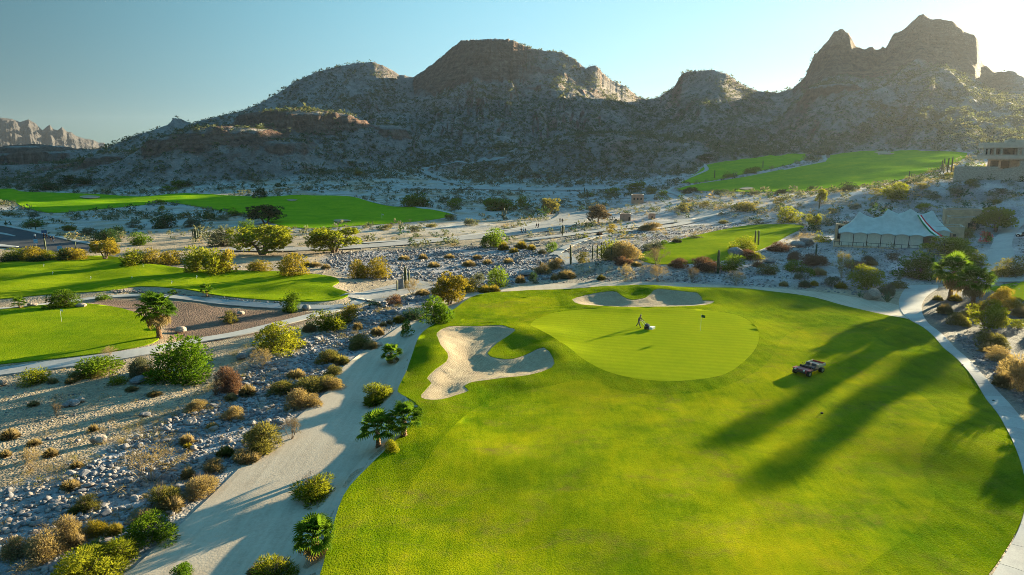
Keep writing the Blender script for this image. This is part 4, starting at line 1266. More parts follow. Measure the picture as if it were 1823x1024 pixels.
# ------------------------------------------------------------------ plants seen in the photo: kind, column, row of the base, width, height (photo pixels)
# kind codes: shape + leaf colour
PL = [
# yellow hedge row behind the left practice green
('s', 'lime', 30, 464, 44, 23), ('s', 'gold', 58, 465, 42, 26), ('s', 'lime', 88, 463, 34, 17), ('s', 'gold', 132, 463, 46, 28), ('t', 'gold', 188, 462, 42, 38),
('s', 'lime', 237, 471, 44, 27), ('s', 'gold', 272, 471, 34, 29), ('s', 'gold', 306, 472, 44, 32), ('s', 'lime', 350, 485, 42, 50), ('s', 'lime', 384, 487, 50, 44), ('s', 'gold', 406, 484, 30, 40),
('s', 'dark', 16, 466, 40, 14), ('s', 'dark', 75, 466, 44, 12), ('s', 'dark', 116, 464, 26, 20),
# around the left greens
('b', 'green', 113, 546, 60, 34), ('s', 'green', 187, 534, 25, 14), ('s', 'olive', 408, 573, 28, 18), ('s', 'green', 521, 553, 36, 34),
('b', 'bright', 332, 674, 120, 84), ('s', 'green', 172, 661, 76, 32), ('f', 'grey', 252, 669, 42, 33), ('s', 'olive', 268, 673, 19, 20), ('g', 'gold', 282, 677, 13, 15), ('g', 'gold', 297, 674, 13, 21),
('s', 'lime', 60, 682, 50, 29), ('s', 'olive', 138, 675, 32, 14), ('s', 'olive', 174, 672, 22, 12), ('s', 'lime', 213, 684, 28, 22), ('w', 'tan', 197, 636, 26, 18),
('f', 'red', 406, 696, 48, 42), ('g', 'tan', 441, 704, 26, 21), ('g', 'tan', 411, 712, 21, 13),
# gravel flat
('g', 'tan', 18, 780, 27, 18), ('g', 'tan', 60, 792, 21, 11), ('g', 'tan', 90, 812, 22, 15), ('g', 'tan', 167, 766, 16, 12), ('w', 'tan', 55, 838, 38, 40), ('g', 'tan', 125, 870, 30, 17),
('g', 'tan', 95, 682, 16, 11), ('g', 'tan', 125, 682, 16, 10), ('w', 'brown', 102, 742, 20, 24), ('g', 'tan', 10, 812, 18, 12), ('g', 'tan', 137, 832, 20, 12), ('g', 'tan', 60, 722, 18, 9), ('g', 'tan', 275, 704, 22, 9), ('g', 'tan', 235, 695, 20, 9),
# creek and its edge
('g', 'tan', 350, 730, 32, 17), ('g', 'tan', 417, 745, 33, 20), ('g', 'tan', 378, 762, 19, 11), ('g', 'tan', 333, 790, 23, 19), ('g', 'gold', 335, 798, 15, 10),
('w', 'tan', 270, 860, 118, 56), ('f', 'olive', 294, 898, 56, 36), ('g', 'tan', 335, 850, 22, 19), ('f', 'tan', 360, 877, 55, 33), ('g', 'tan', 382, 838, 33, 19), ('g', 'olive', 402, 814, 29, 21), ('g', 'tan', 436, 821, 38, 21),
('f', 'olive', 157, 906, 40, 23), ('f', 'olive', 470, 797, 64, 46), ('w', 'brown', 518, 783, 38, 36), ('g', 'tan', 445, 822, 30, 18),
('f', 'olive', 505, 698, 52, 20), ('f', 'olive', 556, 696, 60, 29), ('f', 'tan', 590, 692, 40, 22), ('f', 'tan', 533, 725, 48, 34), ('f', 'olive', 595, 667, 27, 19), ('g', 'tan', 527, 672, 29, 15),
('f', 'tan', 120, 966, 52, 47), ('f', 'tan', 80, 987, 58, 48), ('f', 'tan', 25, 992, 36, 38), ('g', 'gold', 172, 953, 38, 23), ('g', 'gold', 205, 949, 26, 19), ('b', 'green', 272, 963, 92, 54), ('f', 'lime', 210, 1002, 68, 44), ('f', 'green', 165, 987, 42, 26),
('b', 'lime', 152, 1042, 122, 72), ('s', 'bright', 325, 1031, 42, 27), ('g', 'tan', 252, 926, 38, 17), ('g', 'tan', 278, 913, 19, 13), ('f', 'lime', 488, 1037, 82, 42),
('f', 'lime', 562, 888, 68, 45), ('f', 'lime', 675, 711, 52, 30), ('f', 'lime', 697, 804, 24, 21),
('b', 'lime', 498, 626, 88, 56), ('w', 'tan', 466, 656, 36, 34), ('f', 'olive', 588, 645, 45, 23), ('g', 'tan', 551, 590, 22, 16), ('s', 'lime', 582, 585, 58, 35), ('s', 'gold', 623, 576, 38, 36),
('g', 'tan', 637, 586, 17, 14), ('f', 'olive', 642, 617, 42, 21), ('g', 'tan', 660, 620, 26, 15), ('g', 'tan', 672, 596, 21, 15), ('g', 'tan', 682, 582, 13, 10), ('g', 'tan', 694, 578, 11, 10), ('s', 'bright', 726, 601, 22, 31), ('g', 'gold', 711, 574, 21, 14), ('g', 'olive', 729, 569, 17, 15),
('s', 'dark', 669, 547, 22, 14), ('s', 'red', 700, 542, 26, 17), ('s', 'bright', 775, 573, 50, 46), ('t', 'gold', 800, 543, 62, 58), ('s', 'gold', 834, 521, 38, 32), ('s', 'grey', 853, 507, 24, 21), ('s', 'green', 886, 512, 40, 37), ('g', 'gold', 862, 521, 21, 14), ('g', 'gold', 880, 520, 19, 14),
('s', 'dark', 740, 570, 46, 22), ('w', 'tan', 735, 527, 26, 30), ('g', 'tan', 752, 526, 22, 12),
# beyond the creek
('s', 'gold', 520, 491, 48, 50), ('s', 'gold', 462, 484, 38, 22), ('s', 'gold', 637, 495, 32, 33), ('s', 'gold', 673, 495, 46, 37), ('t', 'lime', 468, 453, 98, 52), ('t', 'lime', 595, 449, 86, 46),
('g', 'tan', 753, 462, 15, 11), ('g', 'tan', 772, 476, 20, 11), ('g', 'tan', 835, 474, 22, 11), ('g', 'tan', 560, 474, 20, 9), ('g', 'tan', 580, 478, 16, 9), ('g', 'gold', 545, 474, 16, 10), ('g', 'tan', 720, 463, 20, 9), ('g', 'tan', 800, 460, 18, 9), ('g', 'tan', 868, 470, 16, 9), ('g', 'tan', 905, 468, 18, 9), ('g', 'tan', 850, 462, 16, 10),
('s', 'green', 879, 440, 40, 36), ('g', 'gold', 896, 446, 18, 17), ('g', 'gold', 928, 443, 19, 16), ('g', 'gold', 946, 445, 15, 11), ('s', 'bright', 983, 448, 19, 16), ('g', 'red', 1067, 420, 12, 8), ('g', 'gold', 915, 450, 16, 10), ('g', 'tan', 965, 452, 14, 9),
('s', 'lime', 1085, 461, 42, 36), ('f', 'tan', 1112, 463, 52, 32), ('s', 'olive', 1038, 468, 22, 19), ('s', 'grey', 1165, 443, 30, 15), ('s', 'grey', 1148, 447, 22, 12), ('s', 'green', 1182, 440, 20, 11), ('g', 'grey', 1205, 432, 16, 9), ('s', 'grey', 1238, 425, 20, 9),
('w', 'brown', 1170, 476, 38, 32), ('g', 'red', 1110, 471, 32, 13), ('g', 'tan', 1133, 474, 18, 10), ('w', 'tan', 1113, 500, 26, 28), ('w', 'tan', 1173, 501, 34, 26), ('w', 'brown', 1232, 503, 20, 26), ('w', 'tan', 1310, 509, 30, 24),
('f', 'red', 1255, 479, 46, 21), ('f', 'red', 1210, 475, 32, 15), ('s', 'green', 1305, 480, 52, 26), ('s', 'lime', 1326, 449, 46, 28), ('f', 'red', 1332, 461, 32, 16), ('s', 'olive', 1365, 487, 36, 19), ('s', 'lime', 1345, 462, 26, 12),
('g', 'tan', 987, 498, 14, 12), ('g', 'tan', 1008, 495, 30, 15), ('g', 'olive', 1070, 498, 14, 10), ('s', 'dark', 950, 504, 18, 18), ('f', 'tan', 965, 487, 28, 19), ('f', 'tan', 990, 479, 28, 19), ('g', 'tan', 926, 504, 17, 15),
('f', 'red', 1388, 448, 34, 18), ('w', 'tan', 1435, 438, 40, 22), ('s', 'lime', 1462, 432, 24, 20), ('w', 'gold', 1500, 495, 34, 42), ('b', 'lime', 1541, 512, 64, 44), ('s', 'green', 1412, 483, 34, 21), ('s', 'grey', 1425, 496, 22, 15), ('s', 'green', 1440, 491, 18, 14), ('g', 'tan', 1457, 489, 24, 13),
('g', 'tan', 1395, 509, 16, 9), ('g', 'grey', 1433, 511, 20, 14), ('g', 'gold', 1449, 509, 14, 11), ('g', 'gold', 1497, 513, 20, 12), ('s', 'grey', 1480, 508, 24, 16), ('s', 'olive', 1597, 513, 32, 16), ('f', 'grey', 1580, 524, 26, 18), ('g', 'red', 1350, 475, 20, 10),
('b', 'green', 1637, 494, 76, 50), ('b', 'lime', 1690, 454, 90, 36), ('b', 'lime', 1725, 474, 54, 32), ('f', 'red', 1415, 462, 26, 14), ('s', 'brown', 1590, 462, 24, 12), ('f', 'red', 1450, 470, 44, 18), ('f', 'brown', 1545, 470, 26, 14), ('f', 'red', 1520, 478, 30, 14),
# right planting bed
('g', 'tan', 1681, 558, 23, 19), ('f', 'olive', 1703, 577, 34, 20), ('g', 'tan', 1720, 564, 20, 16), ('g', 'olive', 1669, 535, 16, 10), ('g', 'gold', 1783, 542, 32, 28), ('s', 'lime', 1765, 550, 34, 22), ('g', 'gold', 1806, 551, 32, 20), ('g', 'tan', 1818, 563, 26, 18), ('s', 'lime', 1810, 583, 30, 14),
('f', 'olive', 1757, 616, 42, 28), ('g', 'tan', 1759, 626, 29, 17), ('g', 'tan', 1777, 642, 38, 24), ('f', 'tan', 1812, 692, 54, 62), ('f', 'tan', 1790, 668, 30, 28), ('g', 'gold', 1700, 536, 20, 14), ('g', 'gold', 1745, 552, 22, 14), ('s', 'olive', 1803, 492, 46, 34), ('t', 'lime', 1756, 590, 58, 48), ('g', 'tan', 1845, 600, 26, 18),
('t', 'lime', 1772, 413, 64, 44), ('s', 'olive', 1712, 425, 44, 22), ('s', 'olive', 1662, 424, 30, 20), ('s', 'dark', 1740, 410, 24, 22),
# hillside and middle distance
('s', 'lime', 1402, 396, 40, 28), ('t', 'lime', 1448, 404, 26, 24), ('s', 'lime', 1595, 354, 42, 36), ('s', 'dark', 1512, 341, 32, 18), ('t', 'lime', 1462, 363, 20, 26), ('s', 'olive', 1388, 366, 20, 14), ('s', 'gold', 1703, 305, 18, 13), ('s', 'dark', 1445, 340, 14, 9),
('s', 'green', 1137, 339, 30, 15), ('s', 'green', 1092, 348, 24, 14), ('t', 'olive', 981, 381, 34, 29), ('s', 'green', 930, 374, 24, 24), ('t', 'brown', 1065, 397, 44, 32), ('s', 'olive', 1219, 377, 23, 16), ('s', 'olive', 1325, 375, 38, 19), ('s', 'olive', 1253, 369, 18, 11), ('f', 'tan', 1160, 410, 34, 14), ('s', 'gold', 1089, 416, 18, 17), ('s', 'lime', 1040, 424, 14, 8),
('s', 'green', 740, 368, 48, 25), ('t', 'dark', 473, 398, 60, 33), ('s', 'green', 810, 371, 25, 18), ('s', 'green', 893, 374, 48, 26), ('s', 'dark', 465, 353, 26, 18), ('s', 'grey', 400, 439, 54, 36), ('s', 'green', 440, 416, 32, 24), ('s', 'dark', 190, 431, 42, 29), ('s', 'green', 252, 436, 38, 24), ('s', 'dark', 296, 406, 40, 24), ('s', 'dark', 122, 329, 28, 17), ('s', 'dark', 85, 338, 38, 16), ('s', 'dark', 150, 328, 40, 12),
('s', 'grey', 345, 404, 30, 14), ('s', 'green', 60, 404, 36, 13), ('s', 'olive', 120, 410, 30, 13), ('s', 'green', 285, 365, 20, 9), ('s', 'green', 320, 332, 36, 11), ('s', 'green', 300, 340, 24, 9), ('s', 'olive', 640, 312, 16, 13), ('s', 'dark', 205, 420, 30, 16), ('s', 'grey', 160, 418, 26, 12), ('s', 'dark', 1258, 286, 30, 12), ('s', 'green', 1300, 316, 22, 10), ('s', 'green', 1340, 308, 26, 10), ('s', 'dark', 1230, 344, 26, 10), ('s', 'dark', 1280, 346, 26, 9), ('s', 'dark', 1340, 346, 24, 8), ('s', 'dark', 1395, 346, 26, 9),
('s', 'green', 1180, 352, 20, 12), ('s', 'olive', 1160, 345, 20, 10), ('s', 'green', 1050, 350, 18, 10), ('s', 'green', 870, 366, 20, 11), ('s', 'olive', 690, 410, 22, 10), ('s', 'grey', 740, 412, 24, 10), ('s', 'olive', 770, 404, 20, 9), ('s', 'grey', 840, 402, 26, 12), ('s', 'olive', 800, 392, 22, 10), ('s', 'grey', 60, 386, 22, 9), ('s', 'olive', 20, 384, 24, 9), ('s', 'lime', 290, 378, 14, 12), ('s', 'olive', 375, 392, 26, 12), ('s', 'grey', 240, 405, 24, 12), ('s', 'green', 420, 384, 22, 14), ('s', 'olive', 330, 388, 22, 9),
('s', 'olive', 1690, 318, 22, 10), ('s', 'olive', 1640, 336, 24, 10), ('s', 'grey', 1660, 352, 24, 9), ('s', 'lime', 1650, 372, 30, 10), ('s', 'grey', 1700, 345, 28, 9), ('s', 'olive', 1560, 345, 22, 10), ('s', 'green', 1740, 305, 26, 16), ('s', 'green', 1755, 312, 24, 12), ('s', 'olive', 1730, 330, 24, 10), ('s', 'grey', 1780, 345, 26, 10), ('s', 'olive', 1770, 362, 26, 11), ('s', 'grey', 1520, 372, 22, 9), ('s', 'olive', 1480, 380, 20, 9), ('s', 'grey', 1350, 398, 18, 8), ('s', 'olive', 1290, 398, 20, 9),
]
COLW = {'lime': 'yellow-green', 'gold': 'golden yellow', 'dark': 'dark green', 'green': 'green', 'bright': 'bright green', 'olive': 'olive', 'tan': 'dry tan', 'grey': 'grey-green', 'red': 'reddish brown', 'brown': 'brown'}
LAND = [(284, 602, "the tall palm by the oval green"), (176, 788, "the boulder on the gravel flat"), (700, 790, "the pair of young palms"), (332, 672, "the great green bush"),
 (270, 858, "the pale-stemmed bush in the creek"), (561, 987, "the bottom palm by the sand path"), (718, 514, "the turning area's cactus island"), (870, 650, "the big sand bunker"), (675, 710, "the domed bush up the path"),
 (1016, 471, "the cactus pole by the path end"), (1311, 457, "the grey boulder"), (1577, 437, "the tent pavilion"), (1700, 530, "the two cart path palms"), (1551, 533, "the cart path's boulder"), (1754, 433, "the pink bush"),
 (1135, 362, "the three-window clay hut"), (473, 397, "the black-green domed tree"), (90, 430, "the asphalt road"), (1450, 300, "the far right fairway"), (1780, 290, "the hillside villa"), (20, 1000, "the bottom left corner"), (1145, 540, "the narrow back bunker"), (368, 529, "the small palm on the green"),
 (740, 352, "the far cactus behind a bush"), (1001, 421, "the many-armed cactus"), (697, 647, "the small palm up the path"), (595, 448, "the spreading trees"), (120, 320, "the strip of sea"), (1650, 412, "the flat-roofed clay walls"), (1278, 484, "the tall cactus pole"), (1452, 458, "the tent slope's cactus"), (520, 553, "the upper green's end"), (130, 722, "the gravel's stone pile"), (550, 380, "the far left fairway's flag"),
 (800, 545, "the creek head's golden tree"), (1637, 492, "the dark hedge"), (1805, 640, "the right edge of the photo"), (940, 408, "the walkers on the dirt road")]
NOUN = {'s': 'shrub', 'b': 'large bushy shrub', 'f': 'fine-stemmed bush', 'g': 'grass tuft', 'w': 'bare twiggy shrub', 't': 'small spreading tree'}
CATG = {'s': 'shrub', 'b': 'shrub', 'f': 'shrub', 'g': 'grass tuft', 'w': 'shrub', 't': 'tree'}
NAME = {'s': 'shrub', 'b': 'shrub', 'f': 'shrub', 'g': 'grass_tuft', 'w': 'bare_shrub', 't': 'tree'}
GRP = {'s': 'leafy desert shrubs', 'b': 'large leafy shrubs', 'f': 'fine-stemmed desert bushes', 'g': 'clumped desert grass tufts', 'w': 'bare twiggy shrubs', 't': 'small desert trees'}
ORD = ["", "second ", "third ", "fourth ", "fifth ", "sixth ", "seventh ", "eighth ", "ninth ", "tenth "] + ["farther "] * 40
def label_plants(items):
    """items: (noun phrase, col, row) -> one label each, told apart by nearest landmark, side and rank"""
    out = [None] * len(items)
    byk = {}
    for i, (nn_, px, py) in enumerate(items):
        q = sorted(LAND, key=lambda L: ((L[0] - px) ** 2 + (2.2 * (L[1] - py)) ** 2))
        q = [L for L in q if abs(L[0] - px) + abs(L[1] - py) > 6][0]
        dx, dy = px - q[0], (py - q[1]) * 2.2
        side = ("right of " if dx > 0 else "left of ") if abs(dx) > abs(dy) else ("in front of " if dy > 0 else "behind ")
        byk.setdefault((nn_, side, q[2]), []).append((dx * dx + dy * dy, i))
    for (nn_, side, lm), L in byk.items():
        L.sort()
        for r, (_, i) in enumerate(L):
            out[i] = f"{nn_} {side}{lm}" if len(L) == 1 else f"{(ORD[r] or 'nearest ')}{nn_} {side}{lm}"
    return out
pp = project([p[2] for p in PL], [p[3] for p in PL])
LBL = label_plants([((("small " if p[4] < 20 else "") + COLW[p[1]] + " " + NOUN[p[0]]), p[2], p[3]) for p in PL])
for i, (k, c, px, py, w, h) in enumerate(PL):
    loc = pp[i]
    sc = depth_at(loc) / FPX
    W, Hh = w * sc, h * sc
    rng = np.random.default_rng(1000 + i)
    W *= 1.06; Hh *= 1.06
    D = W * rng.uniform(.85, 1.1)
    root = empty(NAME[k], loc, rng.uniform(0, 6.28))
    tag(root, LBL[i], CATG[k], GRP[k])
    rot = root.rotation_euler.z
    m = LEAF[c]
    S = Vector((W, W, Hh))
    if k == 's':
        big = w > 30
        o = part("foliage", (SHRUB if big else SHRUB_S)[i % 4], root, m)
        o.scale = S
        if big:
            q = part("stems", STEMS[i % 3], root); q.scale = S
        if w > 24 and i % 3:
            a_ = rng.uniform(0, 6.28); f_ = rng.uniform(.5, .8)
            q = part('foliage', SHRUB_S[(i + 1) % 4], root, m); q.scale = (W * f_, W * f_ * .9, Hh * f_); q.location = (W * .36 * math.cos(a_), W * .36 * math.sin(a_), 0); q.rotation_euler = (0, 0, a_)
    elif k == 'b':
        o = part("foliage", SHRUB_BIG[i % 2], root, m); o.scale = S
        q = part("stems", STEMS[i % 3], root); q.scale = S
    elif k == 'f':
        o = part("foliage", FINE[i % 3], root, m); o.scale = S
        if w > 24:
            a_ = rng.uniform(0, 6.28); f_ = rng.uniform(.45, .75)
            q = part('foliage', FINE[(i + 1) % 3] if i % 2 else TUFT_B[i % 3], root, m if i % 4 else LEAF['tan']); q.scale = (W * f_, W * f_, Hh * f_); q.location = (W * .42 * math.cos(a_), W * .42 * math.sin(a_), 0); q.rotation_euler = (0, 0, a_)
            b_, t_ = TWIG[i % 4]
            q = part('branches', b_, root); q.scale = (W * .8, W * .8, Hh * 1.12)
    elif k == 'g':
        o = part("blades", (FINE[i % 3] if w > 30 else (TUFT_B[i % 3] if w > 20 else TUFT[i % 4])), root, m); o.scale = S * 1.1
    elif k == 'w':
        b_, t_ = TWIG[i % 4]
        o = part("branches", b_, root, M['bark_pale'] if c != 'brown' else None); o.scale = S
        o = part("twigs", t_, root, m); o.scale = S
    elif k == 't':
        tr, cr = TREES[i % 4]
        o = part("trunk", tr, root); o.scale = S
        o = part("crown", cr, root, m); o.scale = S

# pink flowering bush in its stone ring
loc = P(1754, 433); sc = depth_at(loc) / FPX
rt = tag(empty("flowering_bush", loc), "pink flowering bush in a round stone planter on the driveway", "bush")
V, F = [], []
for j in range(20):
    pass
part("foliage", SHRUB_S[1], rt, LEAF['green']).scale = (21 * sc, 21 * sc, 20 * sc)
o = part("flowers", SHRUB_S[2], rt, LEAF['pink']); o.scale = (20 * sc, 20 * sc, 19 * sc); o.location = (0, 0, 2.6 * sc)
for j in range(12):
    a = j / 12 * 2 * math.pi
    o = part("stone", BOULD[j % 5], rt); o.location = (11 * sc * math.cos(a), 11 * sc * math.sin(a), .12); o.scale = (6 * sc, 5 * sc, 5 * sc); o.rotation_euler = (0, 0, a + 1.57)

# palms: base column,row, total height, crown width (pixels)
for (px, py, h, w, seed, lb, kw) in [
    (284, 602, 82, 64, 1, "tall fan palm with ringed trunk beside the oval practice green", dict(nf=34, dryn=6)),
    (368, 529, 25, 24, 2, "small fan palm standing on the near edge of the upper practice green", dict(nf=16, dryn=1)),
    (674, 797, 66, 68, 3, "dark young fan palm on the sand path, left of its pair", dict(nf=20, dryn=0, trunk_r=.2)),
    (719, 777, 62, 64, 4, "young fan palm with stout brown trunk against the fairway edge, right of its pair", dict(nf=26, dryn=0, trunk_r=.24)),
    (561, 988, 72, 74, 5, "low bushy fan palm at the bottom of the sand path", dict(nf=34, dryn=3, upright=10, trunk_r=.24)),
    (697, 648, 38, 38, 6, "small fan palm halfway up the shaded sand path", dict(nf=22, dryn=3, trunk_r=.2)),
    (1691, 533, 80, 64, 7, "taller left one of two sunlit fan palms by the cart path", dict(nf=36, dryn=8, trunk_r=.32)),
    (1731, 548, 76, 60, 8, "right one of two sunlit fan palms by the cart path, fronds hanging low", dict(nf=40, dryn=8)),
    (1779, 312, 52, 22, 9, "slender tall palm before the hillside villa", dict(nf=16, dryn=2, trunk_r=.12)),
    (35, 549, 22, 26, 10, "low palm at the left edge between the two practice greens", dict(nf=16, dryn=1)),
    (307, 525, 11, 20, 11, "tiny palm beside the path at the upper practice green", dict(nf=12, dryn=0))]:
    loc = P(px, py); sc = depth_at(loc) / FPX
    make_palm(loc, h * sc, w * sc, seed, lb, **kw)
# palms and trees just outside the right edge whose shadows fall across the fairway
for (x, y, H_, W_, seed, lb) in [(53.5, 61.0, 4.4, 4.6, 21, "fan palm just outside the right edge, nearest to the viewer, its shadow on the grass"), (60.5, 70.5, 4.2, 4.2, 22, "fan palm just outside the right edge, second from the viewer, its shadow on the grass")]:
    z = float(terrain(np.array([x]), np.array([y]))[0])
    make_palm((x, y, z), H_, W_, seed, lb, nf=30, dryn=4)
sh_ = np.array((math.sin(_a), math.cos(_a)))
for i, (px, py, t, W_, kind) in enumerate([(1285, 782, 142, 3.8, 'p'), (1350, 852, 146, 3.6, 'p'), (1425, 690, 138, 3.0, 'p'), (1520, 735, 134, 3.4, 'p'), (1610, 690, 128, 3.8, 'p')]):
    g = np.array(on_plane(px, py, .3)) + sh_ * t
    z = float(terrain(g[:1], g[1:])[0])
    top = .3 + t * math.tan(_e)
    H_ = float(np.clip(top - z, 3.0, 22.0))
    nm = ORD[i + 1] if i else "first "
    if kind == 'p':
        make_palm((g[0], g[1], z), H_ + W_ * .2, W_, 40 + i, f"tall hillside fan palm beyond the right edge, {nm}of the row casting long shadows", nf=30, dryn=6)
    else:
        rt = tag(empty("tree", (g[0], g[1], z), i), f"hillside tree beyond the right edge, {nm}of the row casting long shadows", "tree", GRP['t'])
        part("trunk", TREES[i % 4][0], rt).scale = (W_, W_, H_); part("crown", TREES[i % 4][1], rt, LEAF['lime']).scale = (W_, W_, H_)
for i, (x, y, H_, W_, nm) in enumerate([(84.0, 79.0, 5.2, 6.0, "nearest"), (90.0, 92.0, 5.0, 6.5, "second"), (97.0, 103.0, 5.6, 7.0, "third")]):
    z = float(terrain(np.array([x]), np.array([y]))[0])
    rt = tag(empty("tree", (x, y, z), i), f"small desert tree beyond the right edge, {nm} of three shading the cart path", "tree", GRP['t'])
    part("trunk", TREES[i % 4][0], rt).scale = (W_, W_, H_); part("crown", TREES[i % 4][1], rt, LEAF['lime']).scale = (W_, W_, H_)

# cacti: base column,row, height px, arms
for i, (px, py, h, arms, lb) in enumerate([
    (722, 515, 42, 1, "tallest columnar cactus on the island in the turning area"), (717, 512, 25, 0, "middle columnar cactus on the turning area's island"), (707, 519, 21, 0, "short columnar cactus left of the slab on the island"),
    (1016, 472, 36, 0, "lone cactus pole by the short path end"), (1055, 461, 24, 0, "left cactus of three before the yellow-green shrub"), (1063, 461, 25, 0, "middle cactus of three before the yellow-green shrub"), (1071, 459, 27, 0, "right cactus of three before the yellow-green shrub"), (1088, 465, 23, 0, "cactus in front of the tan bush, right of the group of three"),
    (962, 487, 23, 0, "thin cactus in the tan bushes behind the dirt track"), (1278, 486, 42, 0, "tall cactus pole at the near edge of the sunlit fairway"), (1344, 437, 27, 0, "left of two close cactus poles on the sunlit fairway"), (1350, 437, 27, 0, "right of two close cactus poles on the sunlit fairway"),
    (1452, 459, 26, 0, "cactus pole on the grey slope left of the tent"), (1516, 486, 26, 0, "cactus right of the tall golden twiggy shrub below the tent"), (1001, 421, 21, 5, "many-armed cactus beside the dirt road"), (349, 431, 26, 3, "branched cactus behind the yellow hedge on the left"), (743, 352, 16, 0, "cactus standing behind the round bush at the far fairway's tip"),
    (897, 392, 22, 3, "branched cactus in the pale flat beside the dirt road"), (1676, 305, 20, 0, "leftmost cactus of the row on the right hillside"), (1680, 308, 26, 0, "second cactus of the row on the right hillside"), (1686, 309, 28, 0, "third and stoutest cactus of the row on the right hillside"), (1693, 311, 32, 0, "tallest rightmost cactus of the row on the right hillside"),
    (1618, 322, 18, 0, "left of two dark cacti below the far right fairway"), (1622, 323, 13, 0, "right shorter of two dark cacti below the far right fairway"), (82, 448, 24, 0, "dark cactus pole at the near side of the asphalt road"), (135, 443, 13, 0, "short cactus by the end of the asphalt road"), (64, 410, 13, 0, "cactus beyond the pavement of the asphalt road"), (11, 404, 12, 0, "cactus at the left edge beyond the asphalt road"),
    (1040, 350, 16, 0, "far cactus left of the three-window clay hut's bushes"), (1046, 352, 12, 2, "branched far cactus left of the clay hut"), (1458, 372, 22, 0, "dark trunk-like cactus under the small round tree on the hillside"), (1272, 318, 16, 0, "far cactus at the narrow upper fairway"), (1358, 300, 14, 0, "far cactus between the two upper fairways")]):
    loc = P(px, py); sc = depth_at(loc) / FPX
    make_cactus(loc, h * sc, lb, 300 + i, arms)
# agaves
for i, (px, py, w, lb) in enumerate([(1530, 529, 16, "small green agave left of the boulder at the cart path bend"), (1537, 531, 14, "smaller agave touching the boulder at the cart path bend"), (1579, 538, 28, "spiky yellowish agave right of the boulder at the cart path bend"), (1600, 500, 20, "pale agave behind the cart path bend")]):
    loc = P(px, py); sc = depth_at(loc) / FPX * w
    o = obj("agave", AGAVE[i % 2], None, loc); o.scale = (sc, sc, sc); tag(o, lb, "agave", "agaves at the cart path bend")
# boulders
for i, (px, py, w, h, mk, lb) in enumerate([
    (176, 789, 26, 19, 'stone_tan', "lone reddish boulder on the gravel flat"), (247, 681, 28, 14, 'stone_grey', "purple-grey boulder below the grey-green bush"), (130, 722, 22, 14, 'stone_grey', "largest stone of the pile on the gravel flat"), (144, 716, 15, 13, 'stone_tan', "reddish stone on the right of the gravel flat's pile"), (118, 724, 14, 9, 'stone_grey', "left stone of the gravel flat's pile"),
    (258, 741, 18, 9, 'stone_grey', "low stone in the middle of the gravel flat"), (5, 686, 14, 12, 'stone_tan', "pale boulder at the left edge of the gravel flat"), (429, 560, 14, 8, 'stone_tan', "pale stone on the brown earth right of the olive shrub"), (322, 593, 20, 15, 'stone_tan', "pointed pale stone on the brown earth right of the tall palm"), (145, 547, 18, 9, 'stone_tan', "reddish boulder right of the green shrub at the oval green"),
    (58, 546, 15, 9, 'stone_tan', "pale boulder at the back of the oval green"), (545, 552, 16, 12, 'stone_grey', "dark boulder at the end of the brown earth"), (1311, 458, 30, 22, 'stone_grey', "rounded grey boulder at the near edge of the sunlit fairway"), (1551, 534, 31, 26, 'stone_tan', "big tan boulder at the cart path bend"), (937, 491, 30, 13, 'stone_grey', "low grey boulder behind the dirt track"),
    (1436, 437, 30, 18, 'stone_grey', "big rock at the corner of the sunlit fairway"), (1420, 440, 24, 14, 'stone_grey', "lower rock at the corner of the sunlit fairway"), (1636, 349, 14, 7, 'stone_tan', "white boulder on the slope above the tent"), (1370, 468, 22, 9, 'stone_grey', "flat stone among shrubs below the sunlit fairway"), (430, 640, 18, 14, 'stone_grey', "pale rock beside the twiggy bush in the creek"), (672, 617, 20, 10, 'stone_tan', "brown rock at the sand path's edge"),
    (1545, 500, 16, 9, 'stone_grey', "grey stone behind the yellow-green bush"), (1490, 500, 20, 10, 'stone_grey', "grey stone left of the yellow-green bush")]):
    loc = P(px, py); sc = depth_at(loc) / FPX
    o = obj("boulder", BOULD[i % 5], None, (loc[0], loc[1], loc[2] + h * sc * .36)); o.scale = (w * sc * 1.1, w * sc, h * sc * 1.25); o.rotation_euler = (0, 0, i * 1.3)
    o.material_slots[0].link = 'OBJECT'; o.material_slots[0].material = M[mk]
    tag(o, lb, "boulder", "boulders among the desert plants")
# ------------------------------------------------------------------ uncountable cover: creek stones, pebbles, scrub
def scatter_poly(poly, n, rng):
    x0, y0 = poly.min(0); x1, y1 = poly.max(0)
    out = []
    tot = 0
    while tot < n:
        q = rng.uniform((x0, y0), (x1, y1), (n * 2, 2))
        q = q[inside(poly, q[:, 0], q[:, 1])]
        out.append(q); tot += len(q)
    return np.concatenate(out)[:n]
def area(poly):
    x, y = poly[:, 0], poly[:, 1]
    return abs(np.sum(x * np.roll(y, -1) - y * np.roll(x, -1))) / 2
def tile(me_v, me_f, loc, scale, rotz, tilt=None):
    n = len(loc); c, s = np.cos(rotz), np.sin(rotz)
    v = me_v[None] * scale[:, None, :]
    if tilt is not None:
        ct, st = np.cos(tilt)[:, None], np.sin(tilt)[:, None]
        v = np.stack([v[..., 0], v[..., 1] * ct - v[..., 2] * st, v[..., 1] * st + v[..., 2] * ct], -1)
    V = np.stack([v[..., 0] * c[:, None] - v[..., 1] * s[:, None], v[..., 0] * s[:, None] + v[..., 1] * c[:, None], v[..., 2]], -1) + loc[:, None, :]
    F = me_f[None] + (np.arange(n) * len(me_v))[:, None, None]
    return V.reshape(-1, 3), F.reshape(-1, me_f.shape[1])
def mesh_arrays(me):
    v = np.array([tuple(q.co) for q in me.vertices]); f = np.array([tuple(p.vertices) for p in me.polygons])
    return v, f
